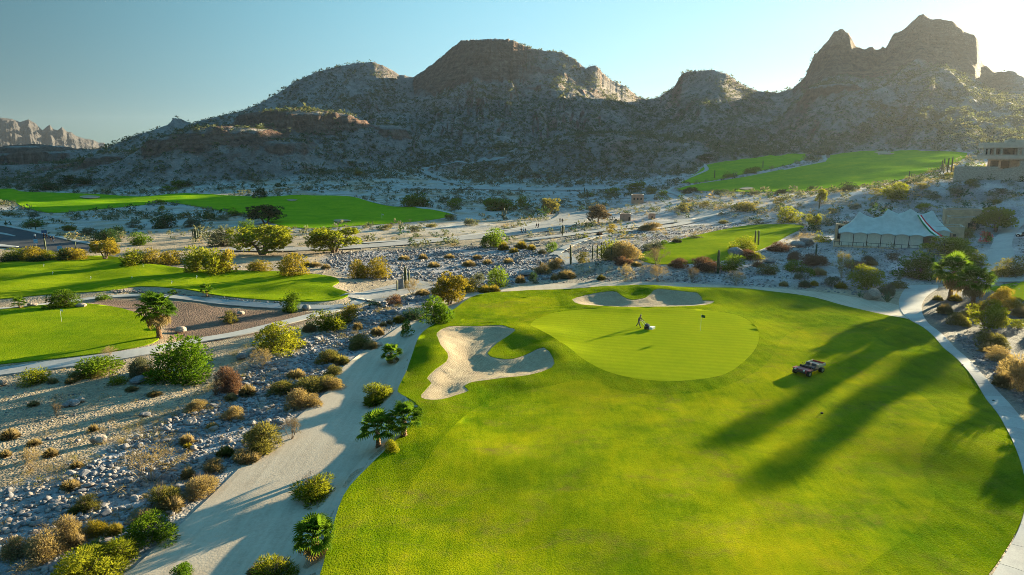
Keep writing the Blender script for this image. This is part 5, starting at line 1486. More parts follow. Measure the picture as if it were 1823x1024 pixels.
STONE = [rock_mesh(200 + i, 1, M['creek'], .75) for i in range(10)]
STONE_A = [mesh_arrays(m) for m in STONE]
rng = np.random.default_rng(55)
pts, cnt = [], []
for p, dens in zip(CREEK + [RIGHT_RIVER], (6.5, 2.4, 4.5)):
    q = scatter_poly(p, int(area(p) * dens), rng)
    pts.append(q)
pts = np.concatenate(pts)
d_ = pnoise(pts[:, 0] / 5, pts[:, 1] / 5, 12) + .8 * rng.random(len(pts))
pts = pts[d_ > -.05]
ok = np.ones(len(pts), bool)
for p in (SAND_PATH, FAIRWAY, CART):
    ok &= sdist(p, pts[:, 0], pts[:, 1], 4) > .25
pts = pts[ok]
far_ = np.hypot(pts[:, 0], pts[:, 1])
siz = np.exp(rng.normal(math.log(.36), .42, len(pts))) * np.where(far_ > 110, 1.25, 1.0)
siz = np.clip(siz, .16, 1.25)
zz = terrain(pts[:, 0], pts[:, 1])
zz += smooth(.5, 3, np.minimum(sdist(LEFT_LOW, pts[:, 0], pts[:, 1], 6), sdist(LEFT_UP, pts[:, 0], pts[:, 1], 6))) * 0.0
loc = np.c_[pts, zz + siz * .10]
appear = siz / far_
dxp = pts[:, 0] / (pts[:, 1] * CP) * FPX + CX
inview = (dxp > -5) & (dxp < 1828) & (far_ > 30)
order = np.argsort(-np.where(inview, appear, 0))
big = order[:300]
rest = order[300:]
grp = [[] for _ in STONE]
def join_tiles(name, parts_, m, label, attr=None):
    V = np.concatenate([p[0] for p in parts_]); o_ = 0; FF = []
    for v, f in parts_:
        FF.append(f + o_); o_ += len(v)
    me = mesh_np(name, V, np.concatenate(FF), m)
    if attr is not None:
        a = me.attributes.new("tone", 'FLOAT', 'POINT'); a.data.foreach_set("value", attr.astype(np.float32))
    o = obj(name, me)
    tag(o, label, None, None, "stuff")
    return o
parts_, tones = [], []
for k in range(10):
    i = rest[k::10]
    v, f = STONE_A[k]
    s = siz[i]
    sc = np.c_[s * rng.uniform(.8, 1.3, len(i)), s * rng.uniform(.7, 1.1, len(i)), s * rng.uniform(.6, 1.0, len(i))]
    parts_.append(tile(v, f, loc[i], sc, rng.uniform(0, 6.28, len(i)), rng.uniform(-.5, .5, len(i))))
    tones.append(np.repeat(rng.random(len(i)), len(v)))
join_tiles("creek_stones", parts_, M['creek'], "loose grey and pinkish stones filling the dry creek bed", np.concatenate(tones))
STONE_HI = [rock_mesh(220 + i, 2, M['creek'], .75) for i in range(6)]
for n_, i in enumerate(big):
    o = obj("stone", STONE_HI[n_ % 6], None, loc[i].tolist())
    s = siz[i]
    o.scale = (s * rng.uniform(.9, 1.3), s * rng.uniform(.8, 1.1), s * rng.uniform(.6, .95))
    o.rotation_euler = (rng.uniform(-.4, .4), rng.uniform(-.3, .3), rng.uniform(0, 6.28))
    pxs = CX + FPX * loc[i][0] / depth_at(loc[i]); pys = CY - FPX * ((loc[i][1] * SP + (loc[i][2] - CAM_H) * CP) / depth_at(loc[i]))
    lm = min(LAND, key=lambda L: (L[0] - pxs) ** 2 + (2 * (L[1] - pys)) ** 2)[2]
    tag(o, f"angular stone in the dry creek bed near {lm}", "stone", f"larger creek stones near {lm}")
# edging stones along the upper green
eg = project(np.linspace(200, 500, 90), np.interp(np.linspace(200, 500, 90), [200, 240, 290, 340, 400, 450, 500], [520, 519, 524, 528, 535, 539, 543]))
egp = np.repeat(eg, 4, 0) + rng.normal(size=(360, 3)) * (.35, .35, 0)
egp[:, 2] = terrain(egp[:, 0], egp[:, 1]) + .1
v, f = STONE_A[3]
s = rng.uniform(.25, .6, 360)
join_tiles("edging_stones", [tile(v, f, egp, np.c_[s, s * .8, s * .7], rng.uniform(0, 6, 360))], M['creek'], "band of rough dark stones along the near edge of the upper practice green", np.repeat(rng.random(360), len(v)))

# pebbles and small stones over the gravel flat and the slopes
OCT_V = np.array([(.5, 0, 0), (0, .5, 0), (-.5, 0, 0), (0, -.5, 0), (0, 0, .4), (0, 0, -.3)]); OCT_F = np.array([(0, 1, 4), (1, 2, 4), (2, 3, 4), (3, 0, 4), (1, 0, 5), (2, 1, 5), (3, 2, 5), (0, 3, 5)])
q = np.c_[rng.uniform(-75, 15, 16000), rng.uniform(32, 80, 16000)]
q2 = np.c_[rng.uniform(5, 120, 34000), rng.uniform(108, 215, 34000)]
q3 = np.c_[rng.uniform(-60, 60, 8000), rng.uniform(112, 190, 8000)]
q = np.concatenate([q, q2, q3])
bad = np.zeros(len(q), bool)
for p in SHEETS[:4] + [SAND_PATH, CART, DRIVE, MULCH, BED]:
    bad |= sdist(p, q[:, 0], q[:, 1], 4) < .3
dn = fbm(q[:, 0] / 7, q[:, 1] / 7, 3, 15)
q = q[(~bad) & (dn + .7 * rng.random(len(q)) > .22)]
z = terrain(q[:, 0], q[:, 1])
s = np.exp(rng.normal(math.log(.16), .5, len(q))) * np.where(q[:, 1] > 100, 1.9, 1)
s = np.clip(s, .06, 1.1)
join_tiles("pebbles", [tile(OCT_V, OCT_F, np.c_[q, z + s * .05], np.c_[s, s * .8, s * .7], rng.uniform(0, 6, len(q)), rng.uniform(-.4, .4, len(q)))], M['creek'], "small loose stones scattered over the gravel flats and slopes", np.repeat(rng.random(len(q)), 6))

# small dry weeds on the gravel flat
def scrub_proto(seed, n, leaf, width):
    V, F = foliage_clumps(seed, n, max(4, n // 8), leaf, width, r0=.2, r1=.32)
    return V, F
def scrub_field(name, x, y, w, h, n_leaf, m, label, seed, leaf=.30, width=.15):
    rg = np.random.default_rng(seed)
    z = terrain(x, y) - .03
    parts_ = []
    for k in range(4):
        V, F = scrub_proto(seed + k, n_leaf, leaf, width)
        i = np.arange(k, len(x), 4)
        parts_.append(tile(V, F, np.c_[x[i], y[i], z[i]], np.c_[w[i], w[i], h[i]], rg.uniform(0, 6.28, len(i))))
    return join_tiles(name, parts_, m, label)
rg = np.random.default_rng(77)
x = rg.uniform(-75, 5, 5000); y = rg.uniform(32, 78, 5000)
bad = np.zeros(len(x), bool)
for p in SHEETS[:4] + [SAND_PATH, CART, MULCH]:
    bad |= sdist(p, x, y, 4) < .3
ok = (~bad) & (fbm(x / 6, y / 6, 3, 19) + .6 * rg.random(len(x)) > .42)
x, y = x[ok], y[ok]
w = rg.uniform(.25, .75, len(x))
scrub_field("dry_weeds", x, y, w, w * .7, 40, LEAF['tan'], "small dry weeds scattered over the gravel flat", 400, .35, .05)
# low dry brush threading the creek and its banks
cr = CREEK[0]
x = rg.uniform(cr[:, 0].min(), cr[:, 0].max(), 9000); y = rg.uniform(cr[:, 1].min(), cr[:, 1].max(), 9000)
s_ = sdist(cr, x, y, 6)
ok = (s_ < 1.2) & (sdist(SAND_PATH, x, y, 4) > .1) & (sdist(FAIRWAY, x, y, 4) > .4) & (fbm(x / 5, y / 5, 3, 27) + .5 * rg.random(len(x)) + .35 * smooth(-1.5, .5, s_) > .5)
x, y = x[ok], y[ok]
w = rg.uniform(.3, 1.0, len(x)); sel = rg.random(len(x))
scrub_field("dry_brush", x[sel < .6], y[sel < .6], w[sel < .6], w[sel < .6] * .65, 46, LEAF['tan'], "low dry brush growing between the creek stones", 402, .38, .035)
scrub_field("dry_brush", x[sel >= .6], y[sel >= .6], w[sel >= .6], w[sel >= .6] * .6, 46, LEAF['olive'], "low olive brush growing between the creek stones", 404, .34, .04)
# plain scrub in the middle distance
def free(x, y, extra=0.8):
    bad = np.zeros(len(x), bool)
    for p in SHEETS + [SAND_PATH, CART, DRIVE, ROAD, GREEN]:
        bad |= sdist(p, x, y, 6) < extra
    return ~bad
x = rg.uniform(-430, 330, 40000); y = rg.uniform(185, 620, 40000)
dens = fbm(x / 40, y / 40, 4, 23) + .55 * rg.random(len(x)) + .15 * smooth(0, 150, x)
ok = free(x, y) & (dens > .33) & (np.abs(x) < y * .86)
x, y = x[ok], y[ok]
for pts_, w_, *_r in PATHS:                       # keep the tracks clear
    rb = ribbon(pts_, np.array(np.atleast_1d(w_), float) + 2.0)
    kk = ~inside(rb, x, y); x, y = x[kk], y[kk]
w = np.exp(rg.normal(math.log(1.7), .4, len(x))); h = w * rg.uniform(.5, .9, len(x))
sel = rg.random(len(x))
scrub_field("scrub", x[sel < .55], y[sel < .55], w[sel < .55], h[sel < .55], 44, LEAF['scrub'], "low grey-green desert scrub dotted over the plain", 410)
scrub_field("scrub", x[(sel >= .55) & (sel < .8)], y[(sel >= .55) & (sel < .8)], w[(sel >= .55) & (sel < .8)], h[(sel >= .55) & (sel < .8)], 44, LEAF['dark'], "dark green desert scrub dotted over the plain", 420)
scrub_field("dry_scrub", x[sel >= .8], y[sel >= .8], w[sel >= .8] * .8, h[sel >= .8] * .7, 40, LEAF['tan'], "dry tan brush dotted over the plain", 430)
# right hillside and embankments nearer by
x = rg.uniform(0, 190, 5200); y = rg.uniform(112, 300, 5200)
ok = free(x, y, .6) & (fbm(x / 14, y / 14, 3, 29) + .6 * rg.random(len(x)) > .42) & (x > (y - 130) * .12)
x, y = x[ok], y[ok]
w = np.exp(rg.normal(math.log(.9), .4, len(x))); h = w * rg.uniform(.5, .9, len(x)); sel = rg.random(len(x))
scrub_field("scrub", x[sel < .5], y[sel < .5], w[sel < .5], h[sel < .5], 60, LEAF['grey'], "small grey-green scrub on the rocky slope before the tent", 440, .26, .08)
scrub_field("dry_scrub", x[sel >= .5], y[sel >= .5], w[sel >= .5], h[sel >= .5], 60, LEAF['tan'], "small dry scrub on the rocky slope before the tent", 450, .26, .06)
# mountain scrub
x = rg.uniform(-760, 760, 120000); y = rg.uniform(260, 1000, 120000)
dd0 = np.hypot(x, y); az0 = np.arctan2(x, y)
okz = (np.abs(az0) < .70) & (dd0 < np.interp(az0, RD_A, RD_V) + 12)
x, y = x[okz], y[okz]
hh0, cc0, _ = mountain(x, y, base(x, y))
dens = fbm(x / 60, y / 60, 4, 33) + .6 * rg.random(len(x)) - 1.4 * cc0
ok = (hh0 > .8) & (dens > .10) & free(x, y, 2) & ~((np.interp(az0[okz], CL_A, CL_V) > .75) & (np.hypot(x, y) > np.interp(az0[okz], RD_A, RD_V) - 60))
x, y = x[ok], y[ok]
for pts_, w_, *_r in PATHS[-2:]:
    rb = ribbon(pts_, np.array(np.atleast_1d(w_), float) + 3.0)
    kk = ~inside(rb, x, y); x, y = x[kk], y[kk]
w = np.exp(rg.normal(math.log(1.95), .38, len(x))); h = w * rg.uniform(.55, 1.0, len(x)); sel = rg.random(len(x))
scrub_field("mountain_scrub", x[sel < .6], y[sel < .6], w[sel < .6], h[sel < .6], 16, LEAF['scrub'], "grey-green scrub covering the mountain slopes", 460, .5, .34)
scrub_field("mountain_scrub", x[sel >= .6], y[sel >= .6], w[sel >= .6], h[sel >= .6], 16, LEAF['scrub2'], "dark green scrub dotting the mountain slopes", 470, .5, .34)

# tufted fringe along the edges of the fairways
def fringe(name, poly, per_m, lo, hi, m, label, seed, side=1.0, sel=None):
    rg_ = np.random.default_rng(seed)
    q = np.r_[poly, poly[:1]]; L = np.r_[0, np.cumsum(np.hypot(*np.diff(q, axis=0).T))]
    n = int(L[-1] * per_m); t = rg_.uniform(0, L[-1], n)
    X = np.interp(t, L, q[:, 0]) + rg_.normal(size=n) * side; Y = np.interp(t, L, q[:, 1]) + rg_.normal(size=n) * side
    s_ = sdist(poly, X, Y, 10)
    k = (s_ > .3) & (s_ < side * 3) & (np.abs(X) < Y * .85) & (fbm(X / 9, Y / 9, 2, seed) > -.12)
    if sel is not None: k &= sel(X, Y)
    w_ = rg_.uniform(lo, hi, k.sum())
    scrub_field(name, X[k], Y[k], w_, w_ * .75, 50, m, label, seed, .32, .06)
fringe("fringe_grass", FAR_LEFT, 1.1, .9, 2.0, LEAF['grey'], "pale tufted grass fringing the far left fairway", 500, 1.6)
fringe("fringe_grass", FAR_RIGHT, .9, .9, 2.2, LEAF['olive'], "dark tufted fringe along the far right fairway", 510, 1.8)
fringe("fringe_grass", RIGHT_MID, 1.6, .6, 1.5, LEAF['tan'], "dry golden fringe round the sunlit fairway", 520, 1.1)
fringe("fringe_grass", LEFT_UP, .8, .4, .9, LEAF['tan'], "dry tufts along the back edge of the upper practice green", 530, .8, lambda X, Y: Y > 118)
# ------------------------------------------------------------------ buildings, vehicles, people
M['clay'] = plain('clay_render', (0.52, 0.35, 0.22), 0.9, 0.14, 1.2)
M['clay_red'] = plain('terracotta_render', (0.55, 0.29, 0.20), 0.9, 0.14, 1.2)
M['coping'] = plain('pale_coping', (0.42, 0.36, 0.30), 0.85, 0.12, 2)
M['canvas'] = plain('blue_grey_canvas', (0.46, 0.50, 0.48), 0.85, 0.10, 0.8)
M['wallcloth'] = plain('cream_canvas', (0.75, 0.70, 0.60), 0.85, 0.08, 1.5)
M['darkwood'] = plain('dark_wood', (0.05, 0.035, 0.028), 0.7, 0.3, 5)
M['darkglass'] = plain('dark_glass', (0.015, 0.018, 0.02), 0.15, 0.1, 2, 0, 0.5)
M['stonewall'] = plain('pale_stone_wall', (0.40, 0.35, 0.29), 0.9, 0.25, 2.5)
M['plaster'] = plain('warm_plaster', (0.52, 0.45, 0.37), 0.9, 0.1, 1.0)
M['white'] = plain('white_paint', (0.75, 0.75, 0.73), 0.5, 0.05, 4)
M['black'] = plain('black_rubber', (0.012, 0.012, 0.013), 0.75, 0.2, 8)
M['blackp'] = plain('black_plastic', (0.018, 0.019, 0.022), 0.5, 0.2, 8)
M['maroon'] = plain('maroon_paint', (0.28, 0.012, 0.02), 0.35, 0.08, 4, 0, 0.5)
M['seat'] = plain('grey_vinyl', (0.055, 0.065, 0.08), 0.6, 0.25, 10)
M['steel'] = plain('bare_steel', (0.42, 0.42, 0.42), 0.35, 0.1, 8, 0.8, 0.5)
M['bed'] = plain('pale_cargo_bed', (0.50, 0.42, 0.26), 0.5, 0.12, 5)
M['flag_g'] = plain('flag_green', (0.005, 0.16, 0.06), 0.8, 0.05)
M['flag_w'] = plain('flag_white', (0.78, 0.77, 0.74), 0.8, 0.04)
M['flag_r'] = plain('flag_red', (0.55, 0.02, 0.03), 0.8, 0.05)
M['flag_d'] = plain('flag_dark_green', (0.01, 0.06, 0.04), 0.8, 0.05)
M['blue'] = plain('sign_blue', (0.02, 0.10, 0.22), 0.5, 0.05)
M['lblue'] = plain('sign_light_blue', (0.12, 0.36, 0.55), 0.5, 0.05)
M['skin'] = plain('skin', (0.28, 0.15, 0.10), 0.7, 0.05)
M['cloth_grey'] = plain('grey_work_clothes', (0.12, 0.105, 0.09), 0.9, 0.15, 9)
M['cloth_dark'] = plain('dark_clothes', (0.02, 0.022, 0.028), 0.9, 0.2, 9)
M['cloth_white'] = plain('white_shirt', (0.70, 0.70, 0.70), 0.9, 0.05, 9)
M['cloth_blue'] = plain('blue_clothes', (0.02, 0.045, 0.10), 0.9, 0.1, 9)
M['hat'] = plain('straw_hat', (0.12, 0.10, 0.07), 0.9, 0.2, 20)

class MB:
    """collects boxes, tubes and surfaces for one mesh"""
    def __init__(s): s.V, s.F = [], []
    def box(s, x0, x1, y0, y1, z0, z1, bev=0.0, tx=0.0, ty=0.0):
        b = len(s.V)
        for z, k in ((z0, 0), (z1, 1)):
            for x, y in ((x0 + k * tx, y0 + k * ty), (x1 - k * tx, y0 + k * ty), (x1 - k * tx, y1 - k * ty), (x0 + k * tx, y1 - k * ty)):
                s.V.append((x, y, z))
        s.F += [[b + 3, b + 2, b + 1, b], [b + 4, b + 5, b + 6, b + 7], [b, b + 1, b + 5, b + 4], [b + 1, b + 2, b + 6, b + 5], [b + 2, b + 3, b + 7, b + 6], [b + 3, b, b + 4, b + 7]]
        return s
    def tube(s, path, r, k=8):
        rr = r if hasattr(r, '__len__') else [r] * len(path)
        tube(path, rr, k, s.V, s.F)
        s.F.append(list(range(len(s.V) - k * len(path), len(s.V) - k * len(path) + k))[::-1])
        return s
    def disc(s, c, axis, r, w, k=18, r2=None):
        ax = Vector(axis).normalized() * w / 2
        c = Vector(c)
        return s.tube([tuple(c - ax), tuple(c - ax * .98), tuple(c + ax * .98), tuple(c + ax)], [r * .86, r, r, r * .86], k)
    def done(s, name, m, parent, smooth_sh=False, bevel=0.0):
        me = mesh_np(name, s.V, s.F, m, smooth_sh)
        if bevel:
            bm = bmesh.new(); bm.from_mesh(me)
            bmesh.ops.bevel(bm, geom=[e for e in bm.edges if len(e.link_faces) == 2 and e.calc_face_angle(0) > .6], offset=bevel, segments=2, affect='EDGES', profile=.6)
            bm.to_mesh(me); bm.free()
        return obj(name, me, parent)
def here(px, py):
    p = P(px, py)
    return p, float(depth_at(p)) / FPX, math.atan2(p[0], p[1])

# ---- tent pavilion (two peaked canvas roofs on one deck)
p, sc, az = here(1579, 441)
tent = tag(empty("tent_pavilion", p, -az + 0.07), "large blue-grey peaked canvas tent pavilion with cream walls on the rocky slope", "tent")
GB = 0.0
def roof(name, x0, x1, y0, y1, eave, rise, masts, posts):
    nx_, ny_ = 90, 40
    hx, hy = (x1 - x0) / 2, (y1 - y0) / 2; cx, cy_ = (x0 + x1) / 2, (y0 + y1) / 2
    X, Y = np.meshgrid(np.linspace(x0, x1, nx_), np.linspace(y0, y1, ny_))
    t = np.minimum((hx - np.abs(X - cx)) / 4.2, (hy - np.abs(Y - cy_)) / hy)
    t = np.clip(t, 0, 1)
    cusp = np.max([np.exp(-np.hypot(X - m_, (Y - cy_)) / 2.1) for m_ in masts], 0)
    Z = eave + rise * (t ** 1.12) * (0.62 + 0.46 * cusp)
    # seams pull the eave down at each post, arches between
    fx_ = np.interp(X, posts, np.arange(len(posts))); fr = np.abs(np.sin(np.pi * fx_))
    e = np.exp(-t * 9)
    Z += e * (0.42 * fr - 0.22)
    Z += 0.10 * (1 - e) * (fr - .5) * (1 - t)
    idx_ = np.arange(nx_ * ny_).reshape(ny_, nx_)
    q = np.stack([idx_[:-1, :-1], idx_[:-1, 1:], idx_[1:, 1:], idx_[1:, :-1]], -1).reshape(-1, 4)
    V = np.c_[X.ravel(), Y.ravel(), Z.ravel()]
    V2 = V.copy(); V2[:, 2] -= 0.06
    n_ = len(V)
    loop = np.r_[idx_[0], idx_[1:, -1], idx_[-1, -2::-1], idx_[-2:0:-1, 0]]
    side = np.array([[a, n_ + a, n_ + b, b] for a, b in zip(loop, np.roll(loop, -1))])
    me = mesh_np(name, np.r_[V, V2], np.r_[q, q[:, ::-1] + n_, side], M['canvas'], True)
    return obj(name, me, tent)
EV = 3.0
posts1 = np.linspace(-9.7, 9.7, 8)
roof("canvas_roof", -10.1, 10.1, -.3, 10.2, EV, 4.5, (-6.2, 0.2, 6.0), posts1)
posts2 = np.linspace(-3.5, 13.6, 7)
roof("canvas_roof", -3.4, 13.9, 12.3, 22.5, EV, 4.5, (0.4, 5.4, 10.2), posts2)
for i in range(8):
    MB().tube([(posts1[i], .05, 0), (posts1[i], .05, EV + .02)], .07, 6).done("post", M['darkwood'], tent)
for i in range(7):
    MB().tube([(posts2[i], 12.6, 0), (posts2[i], 12.6, EV)], .07, 6).done("post", M['darkwood'], tent)
def cloth_wall(x0, x1, y, h, seed, along='x'):
    n = 28
    V, F = [], []
    for j, z in enumerate((0.05, h)):
        for i in range(n):
            u = x0 + (x1 - x0) * i / (n - 1); w = .05 * math.sin(i * 1.9 + seed) * (1 if j == 0 else .5)
            V.append((u, y + w, z) if along == 'x' else (y + w, u, z))
    F = [[i, i + 1, n + i + 1, n + i] for i in range(n - 1)]
    return obj("wall_panel", mesh_np("wall_panel", V, F, M['wallcloth'], True), tent)
for i in range(7):
    if i == 6:
        continue
    cloth_wall(posts1[i] + .1, posts1[i + 1] - .1, .35, EV + .05, i)
cloth_wall(.4, 9.8, -9.6, EV, 11, 'y'); cloth_wall(.4, 9.8, 9.6, EV, 12, 'y'); cloth_wall(-9.5, 9.5, 9.8, EV, 13)
for i in range(6):
    cloth_wall(posts2[i] + .1, posts2[i + 1] - .1, 12.9, EV, 20 + i)
MB().box(-11, 11.2, -1.6, 11, -2.0, 0.0).done("deck", M['clay'], tent)
MB().box(-4, 14.5, 11.02, 23, -2.0, -.01).done("deck", M['clay'], tent)
dm = MB()
for i in range(15):
    x = -10.8 + i * 1.5
    dm.box(x - .04, x + .04, -1.5, -1.42, 0.0, .95)
dm.box(-10.9, 10.9, -1.5, -1.42, .95, 1.02)
dm.done("railing", M['darkwood'], tent)
# striped banner laid along the right hip of the front roof
ban = tag(empty("banner", tent.location, tent.rotation_euler.z), "green, white and red banner hanging along the tent's right corner", "banner")
for k, (mk, nm) in enumerate((('flag_g', 0), ('flag_w', 1), ('flag_r', 2))):
    V, F = [], []
    n = 14
    for i in range(n):
        t = i / (n - 1)
        c = np.array((6.0, 4.6, EV + 3.9)) * (1 - t) + np.array((10.0, -.5, EV - .35)) * t
        c[2] -= .55 * math.sin(math.pi * t) - .28
        wv = .5 * (0.55 + .45 * t)
        a = c + np.array((1, .25, .12)) * (k - 1.5) * wv; b = c + np.array((1, .25, .12)) * (k - .5) * wv
        V += [tuple(a + (0, 0, .03 * math.sin(i * 1.3))), tuple(b + (0, 0, .03 * math.sin(i * 1.3 + 1)))]
    F = [[2 * i, 2 * i + 1, 2 * i + 3, 2 * i + 2] for i in range(n - 1)]
    obj("stripe", mesh_np("stripe", V, F, M[mk], True), ban)
fl = tag(empty("flagpole", tent.matrix_basis @ Vector((10.3, -.9, 0))), "white pole at the tent's right front corner", "pole")
MB().tube([(0, 0, -.3), (0, 0, 3.6)], [.06, .05], 8).done("pole", M['white'], fl)
MB().disc((0, 0, 3.65), (0, 0, 1), .09, .12, 10).done("finial", M['white'], fl)
# stucco portal with a mullioned window, left of the tent
p, sc, az = here(1497, 431)
po = tag(empty("stucco_portal", p, -az - .1), "tan stucco frame with tall dark mullioned window left of the tent", "wall")
W_, H_ = 22 * sc, 32 * sc
MB().box(-W_ / 2, -W_ / 2 + .55, 0, .6, -1, H_).box(W_ / 2 - .9, W_ / 2, 0, .6, -1, H_).box(-W_ / 2 + .55, W_ / 2 - .9, 0, .6, -1, .7).box(-W_ / 2 + .55, W_ / 2 - .9, 0, .6, H_ - .35, H_).done("frame", M['clay'], po)
wn_ = MB().box(-W_ / 2 + .56, W_ / 2 - .91, .3, .34, .71, H_ - .36).done("window", M['darkglass'], po)
for k in range(4):
    x = -W_ / 2 + .6 + (W_ - 1.6) * k / 3
    MB().box(x - .05, x + .07, .18, .29, .72, H_ - .37).done("mullion", M['darkwood'], wn_)
p, sc, az = here(1520, 418)
pg = tag(empty("pergola", p, -az + .1), "dark wooden pergola between the stucco portal and the tent roof", "pergola")
for sx in (-2.4, 2.4):
    for sy in (0, 3):
        MB().box(sx - .1, sx + .1, sy - .1, sy + .1, -.5, 2.9).done("post", M['clay'], pg)
MB().box(-2.7, 2.7, -.25, -.05, 2.9, 3.12).done("beam", M['darkwood'], pg); MB().box(-2.7, 2.7, 3.05, 3.25, 2.9, 3.12).done("beam", M['darkwood'], pg)
for k in range(7):
    MB().box(-2.6 + k * .85, -2.48 + k * .85, -.4, 3.4, 3.125, 3.28).done("rafter", M['darkwood'], pg)

# ---- clay buildings
def wall_open(mb, w, h, t, ops):
    """front wall from x=-w/2 with rectangular openings (x0, x1, z0, z1)"""
    x = -w / 2
    for (a, b, c, d) in sorted(ops):
        mb.box(x, a, 0, t, -1.2, h); mb.box(a, b, 0, t, -1.2, c); mb.box(a, b, 0, t, d, h)
        x = b
    mb.box(x, w / 2, 0, t, -1.2, h)
def clay_block(px, py, wpx, hpx, depth, label, mk='clay', ops=(), rot=0.0, name="clay_building"):
    p, sc, az = here(px, py)
    w, h = wpx * sc, hpx * sc
    r = tag(empty(name, p, -az + rot), label, "building", "flat-roofed clay buildings")
    mb = MB(); t = .35
    wall_open(mb, w, h, t, [(a * w, b * w, c * h, d * h) for a, b, c, d in ops])
    mb.box(-w / 2, -w / 2 + t, t, depth - t, -1.2, h); mb.box(w / 2 - t, w / 2, t, depth - t, -1.2, h); mb.box(-w / 2, w / 2, depth - t, depth, -1.2, h)
    mb.done("wall", M[mk], r)
    MB().box(-w / 2 + t, w / 2 - t, t, depth - t, h - .7, h - .5).done("roof", M['coping'], r)
    cp = MB(); e = .06
    cp.box(-w / 2 - e, w / 2 + e, -e, t + e, h, h + .1).box(-w / 2 - e, w / 2 + e, depth - t - e, depth + e, h, h + .1).box(-w / 2 - e, -w / 2 + t + e, t + e, depth - t - e, h, h + .1).box(w / 2 - t - e, w / 2 + e, t + e, depth - t - e, h, h + .1)
    cp.done("coping", M['coping'], r)
    for a, b, c, d in ops:
        q = MB().box(a * w - .02, b * w + .02, t * .75, t * .8, c * h - .02, d * h + .02).done("window", M['darkglass'], r)
    return r
clay_block(1686, 430, 48, 26, 6, "nearest and lowest tan clay block right of the tent, facing the wide bush", 'clay', [(-.38, -.27, .34, .52), (-.1, .0, .34, .52), (.16, .26, .34, .52)], .12)
clay_block(1712, 410, 42, 22, 5, "middle tan clay block behind the nearest one", 'clay', [(.2, .34, .1, .6)], .12)
clay_block(1715, 398, 58, 24, 6, "farthest and widest tan clay block right of the tent", 'clay', [(-.3, -.2, .2, .55)], .12)
clay_block(1135, 363, 21, 15.5, 5, "reddish clay hut with three small dark windows in a row", 'clay_red', [(-.36, -.22, .42, .68), (-.07, .07, .42, .68), (.22, .36, .42, .68)], .05, "clay_hut")
clay_block(1113, 394, 19, 12.5, 3, "wider low reddish clay hut, in front of the three-window hut", 'clay_red', [(.3, .42, .1, .6)], 0, "clay_hut")
clay_block(1161, 391, 11, 10.5, 2.5, "narrow low reddish clay hut to the right, by the dirt track", 'clay_red', [(-.15, .15, .05, .55)], 0.1, "clay_hut")

# ---- hillside villa
p, sc, az = here(1800, 318)
vl = tag(empty("hillside_villa", p, -az + .12), "two-storey stone villa with pillared terrace on the right hillside", "house")
u = sc
def vx(px): return (px - 1800) * u
def vz(py): return (318 - py) * u
MB().box(vx(1752), vx(1930), 0, 14, vz(264), vz(255)).done("roof", M['plaster'], vl)
MB().box(vx(1790), vx(1930), 4, 13, vz(254.9), vz(250)).done("roof", M['plaster'], vl)
MB().box(vx(1791), vx(1801), 3, 5, vz(254.9), vz(248)).done("chimney", M['stonewall'], vl)
MB().box(vx(1744), vx(1930), -1.5, 14, vz(284), vz(279)).done("balcony_slab", M['plaster'], vl)
for a, b in ((1744, 1766), (1767, 1930)):
    MB().box(vx(a), vx(b), -1.5, -1.2, vz(278.9), vz(276.2)).done("parapet", M['coping'], vl)
for px in (1756, 1762, 1771, 1781, 1806, 1812, 1834, 1858):
    MB().box(vx(px) - .28, vx(px) + .28, .2, .8, vz(278.8), vz(264.1)).done("column", M['stonewall'], vl)
MB().box(vx(1756), vx(1930), 5, 5.4, vz(278.8), vz(264.1)).done("wall", M['stonewall'], vl)
for a, b in ((1759, 1768), (1773, 1780), (1784, 1803), (1814, 1830), (1836, 1856)):
    w_ = MB().box(vx(a), vx(b), 4.88, 4.96, vz(278.5), vz(266)).done("window", M['darkglass'], vl)
    MB().box(vx((a + b) / 2) - .06, vx((a + b) / 2) + .06, 4.78, 4.87, vz(278.4), vz(266.1)).done("mullion", M['darkwood'], w_)
MB().box(vx(1764), vx(1930), 3, 3.4, vz(310), vz(284.1)).done("wall", M['stonewall'], vl)
for a, b in ((1768, 1780), (1784, 1796)):
    MB().box(vx(a), vx(b), 2.85, 2.95, vz(300), vz(287)).done("window", M['darkglass'], vl)
MB().box(vx(1808), vx(1930), -2.5, 2.95, -3, vz(287)).done("stair_tower", M['stonewall'], vl)
MB().box(vx(1712), vx(1779), -3.2, -2.8, -4, vz(297)).done("terrace_wall", M['stonewall'], vl)
V = [(vx(1779.2), -3.2, -4), (vx(1807.8), -3.2, -4), (vx(1807.8), -2.8, -4), (vx(1779.2), -2.8, -4), (vx(1779.2), -3.2, vz(303)), (vx(1807.8), -3.2, vz(296)), (vx(1807.8), -2.8, vz(296)), (vx(1779.2), -2.8, vz(303))]
obj("stair_wall", mesh_np("stair_wall", V, [[3, 2, 1, 0], [4, 5, 6, 7], [0, 1, 5, 4], [1, 2, 6, 5], [2, 3, 7, 6], [3, 0, 4, 7]], M['stonewall']), vl)

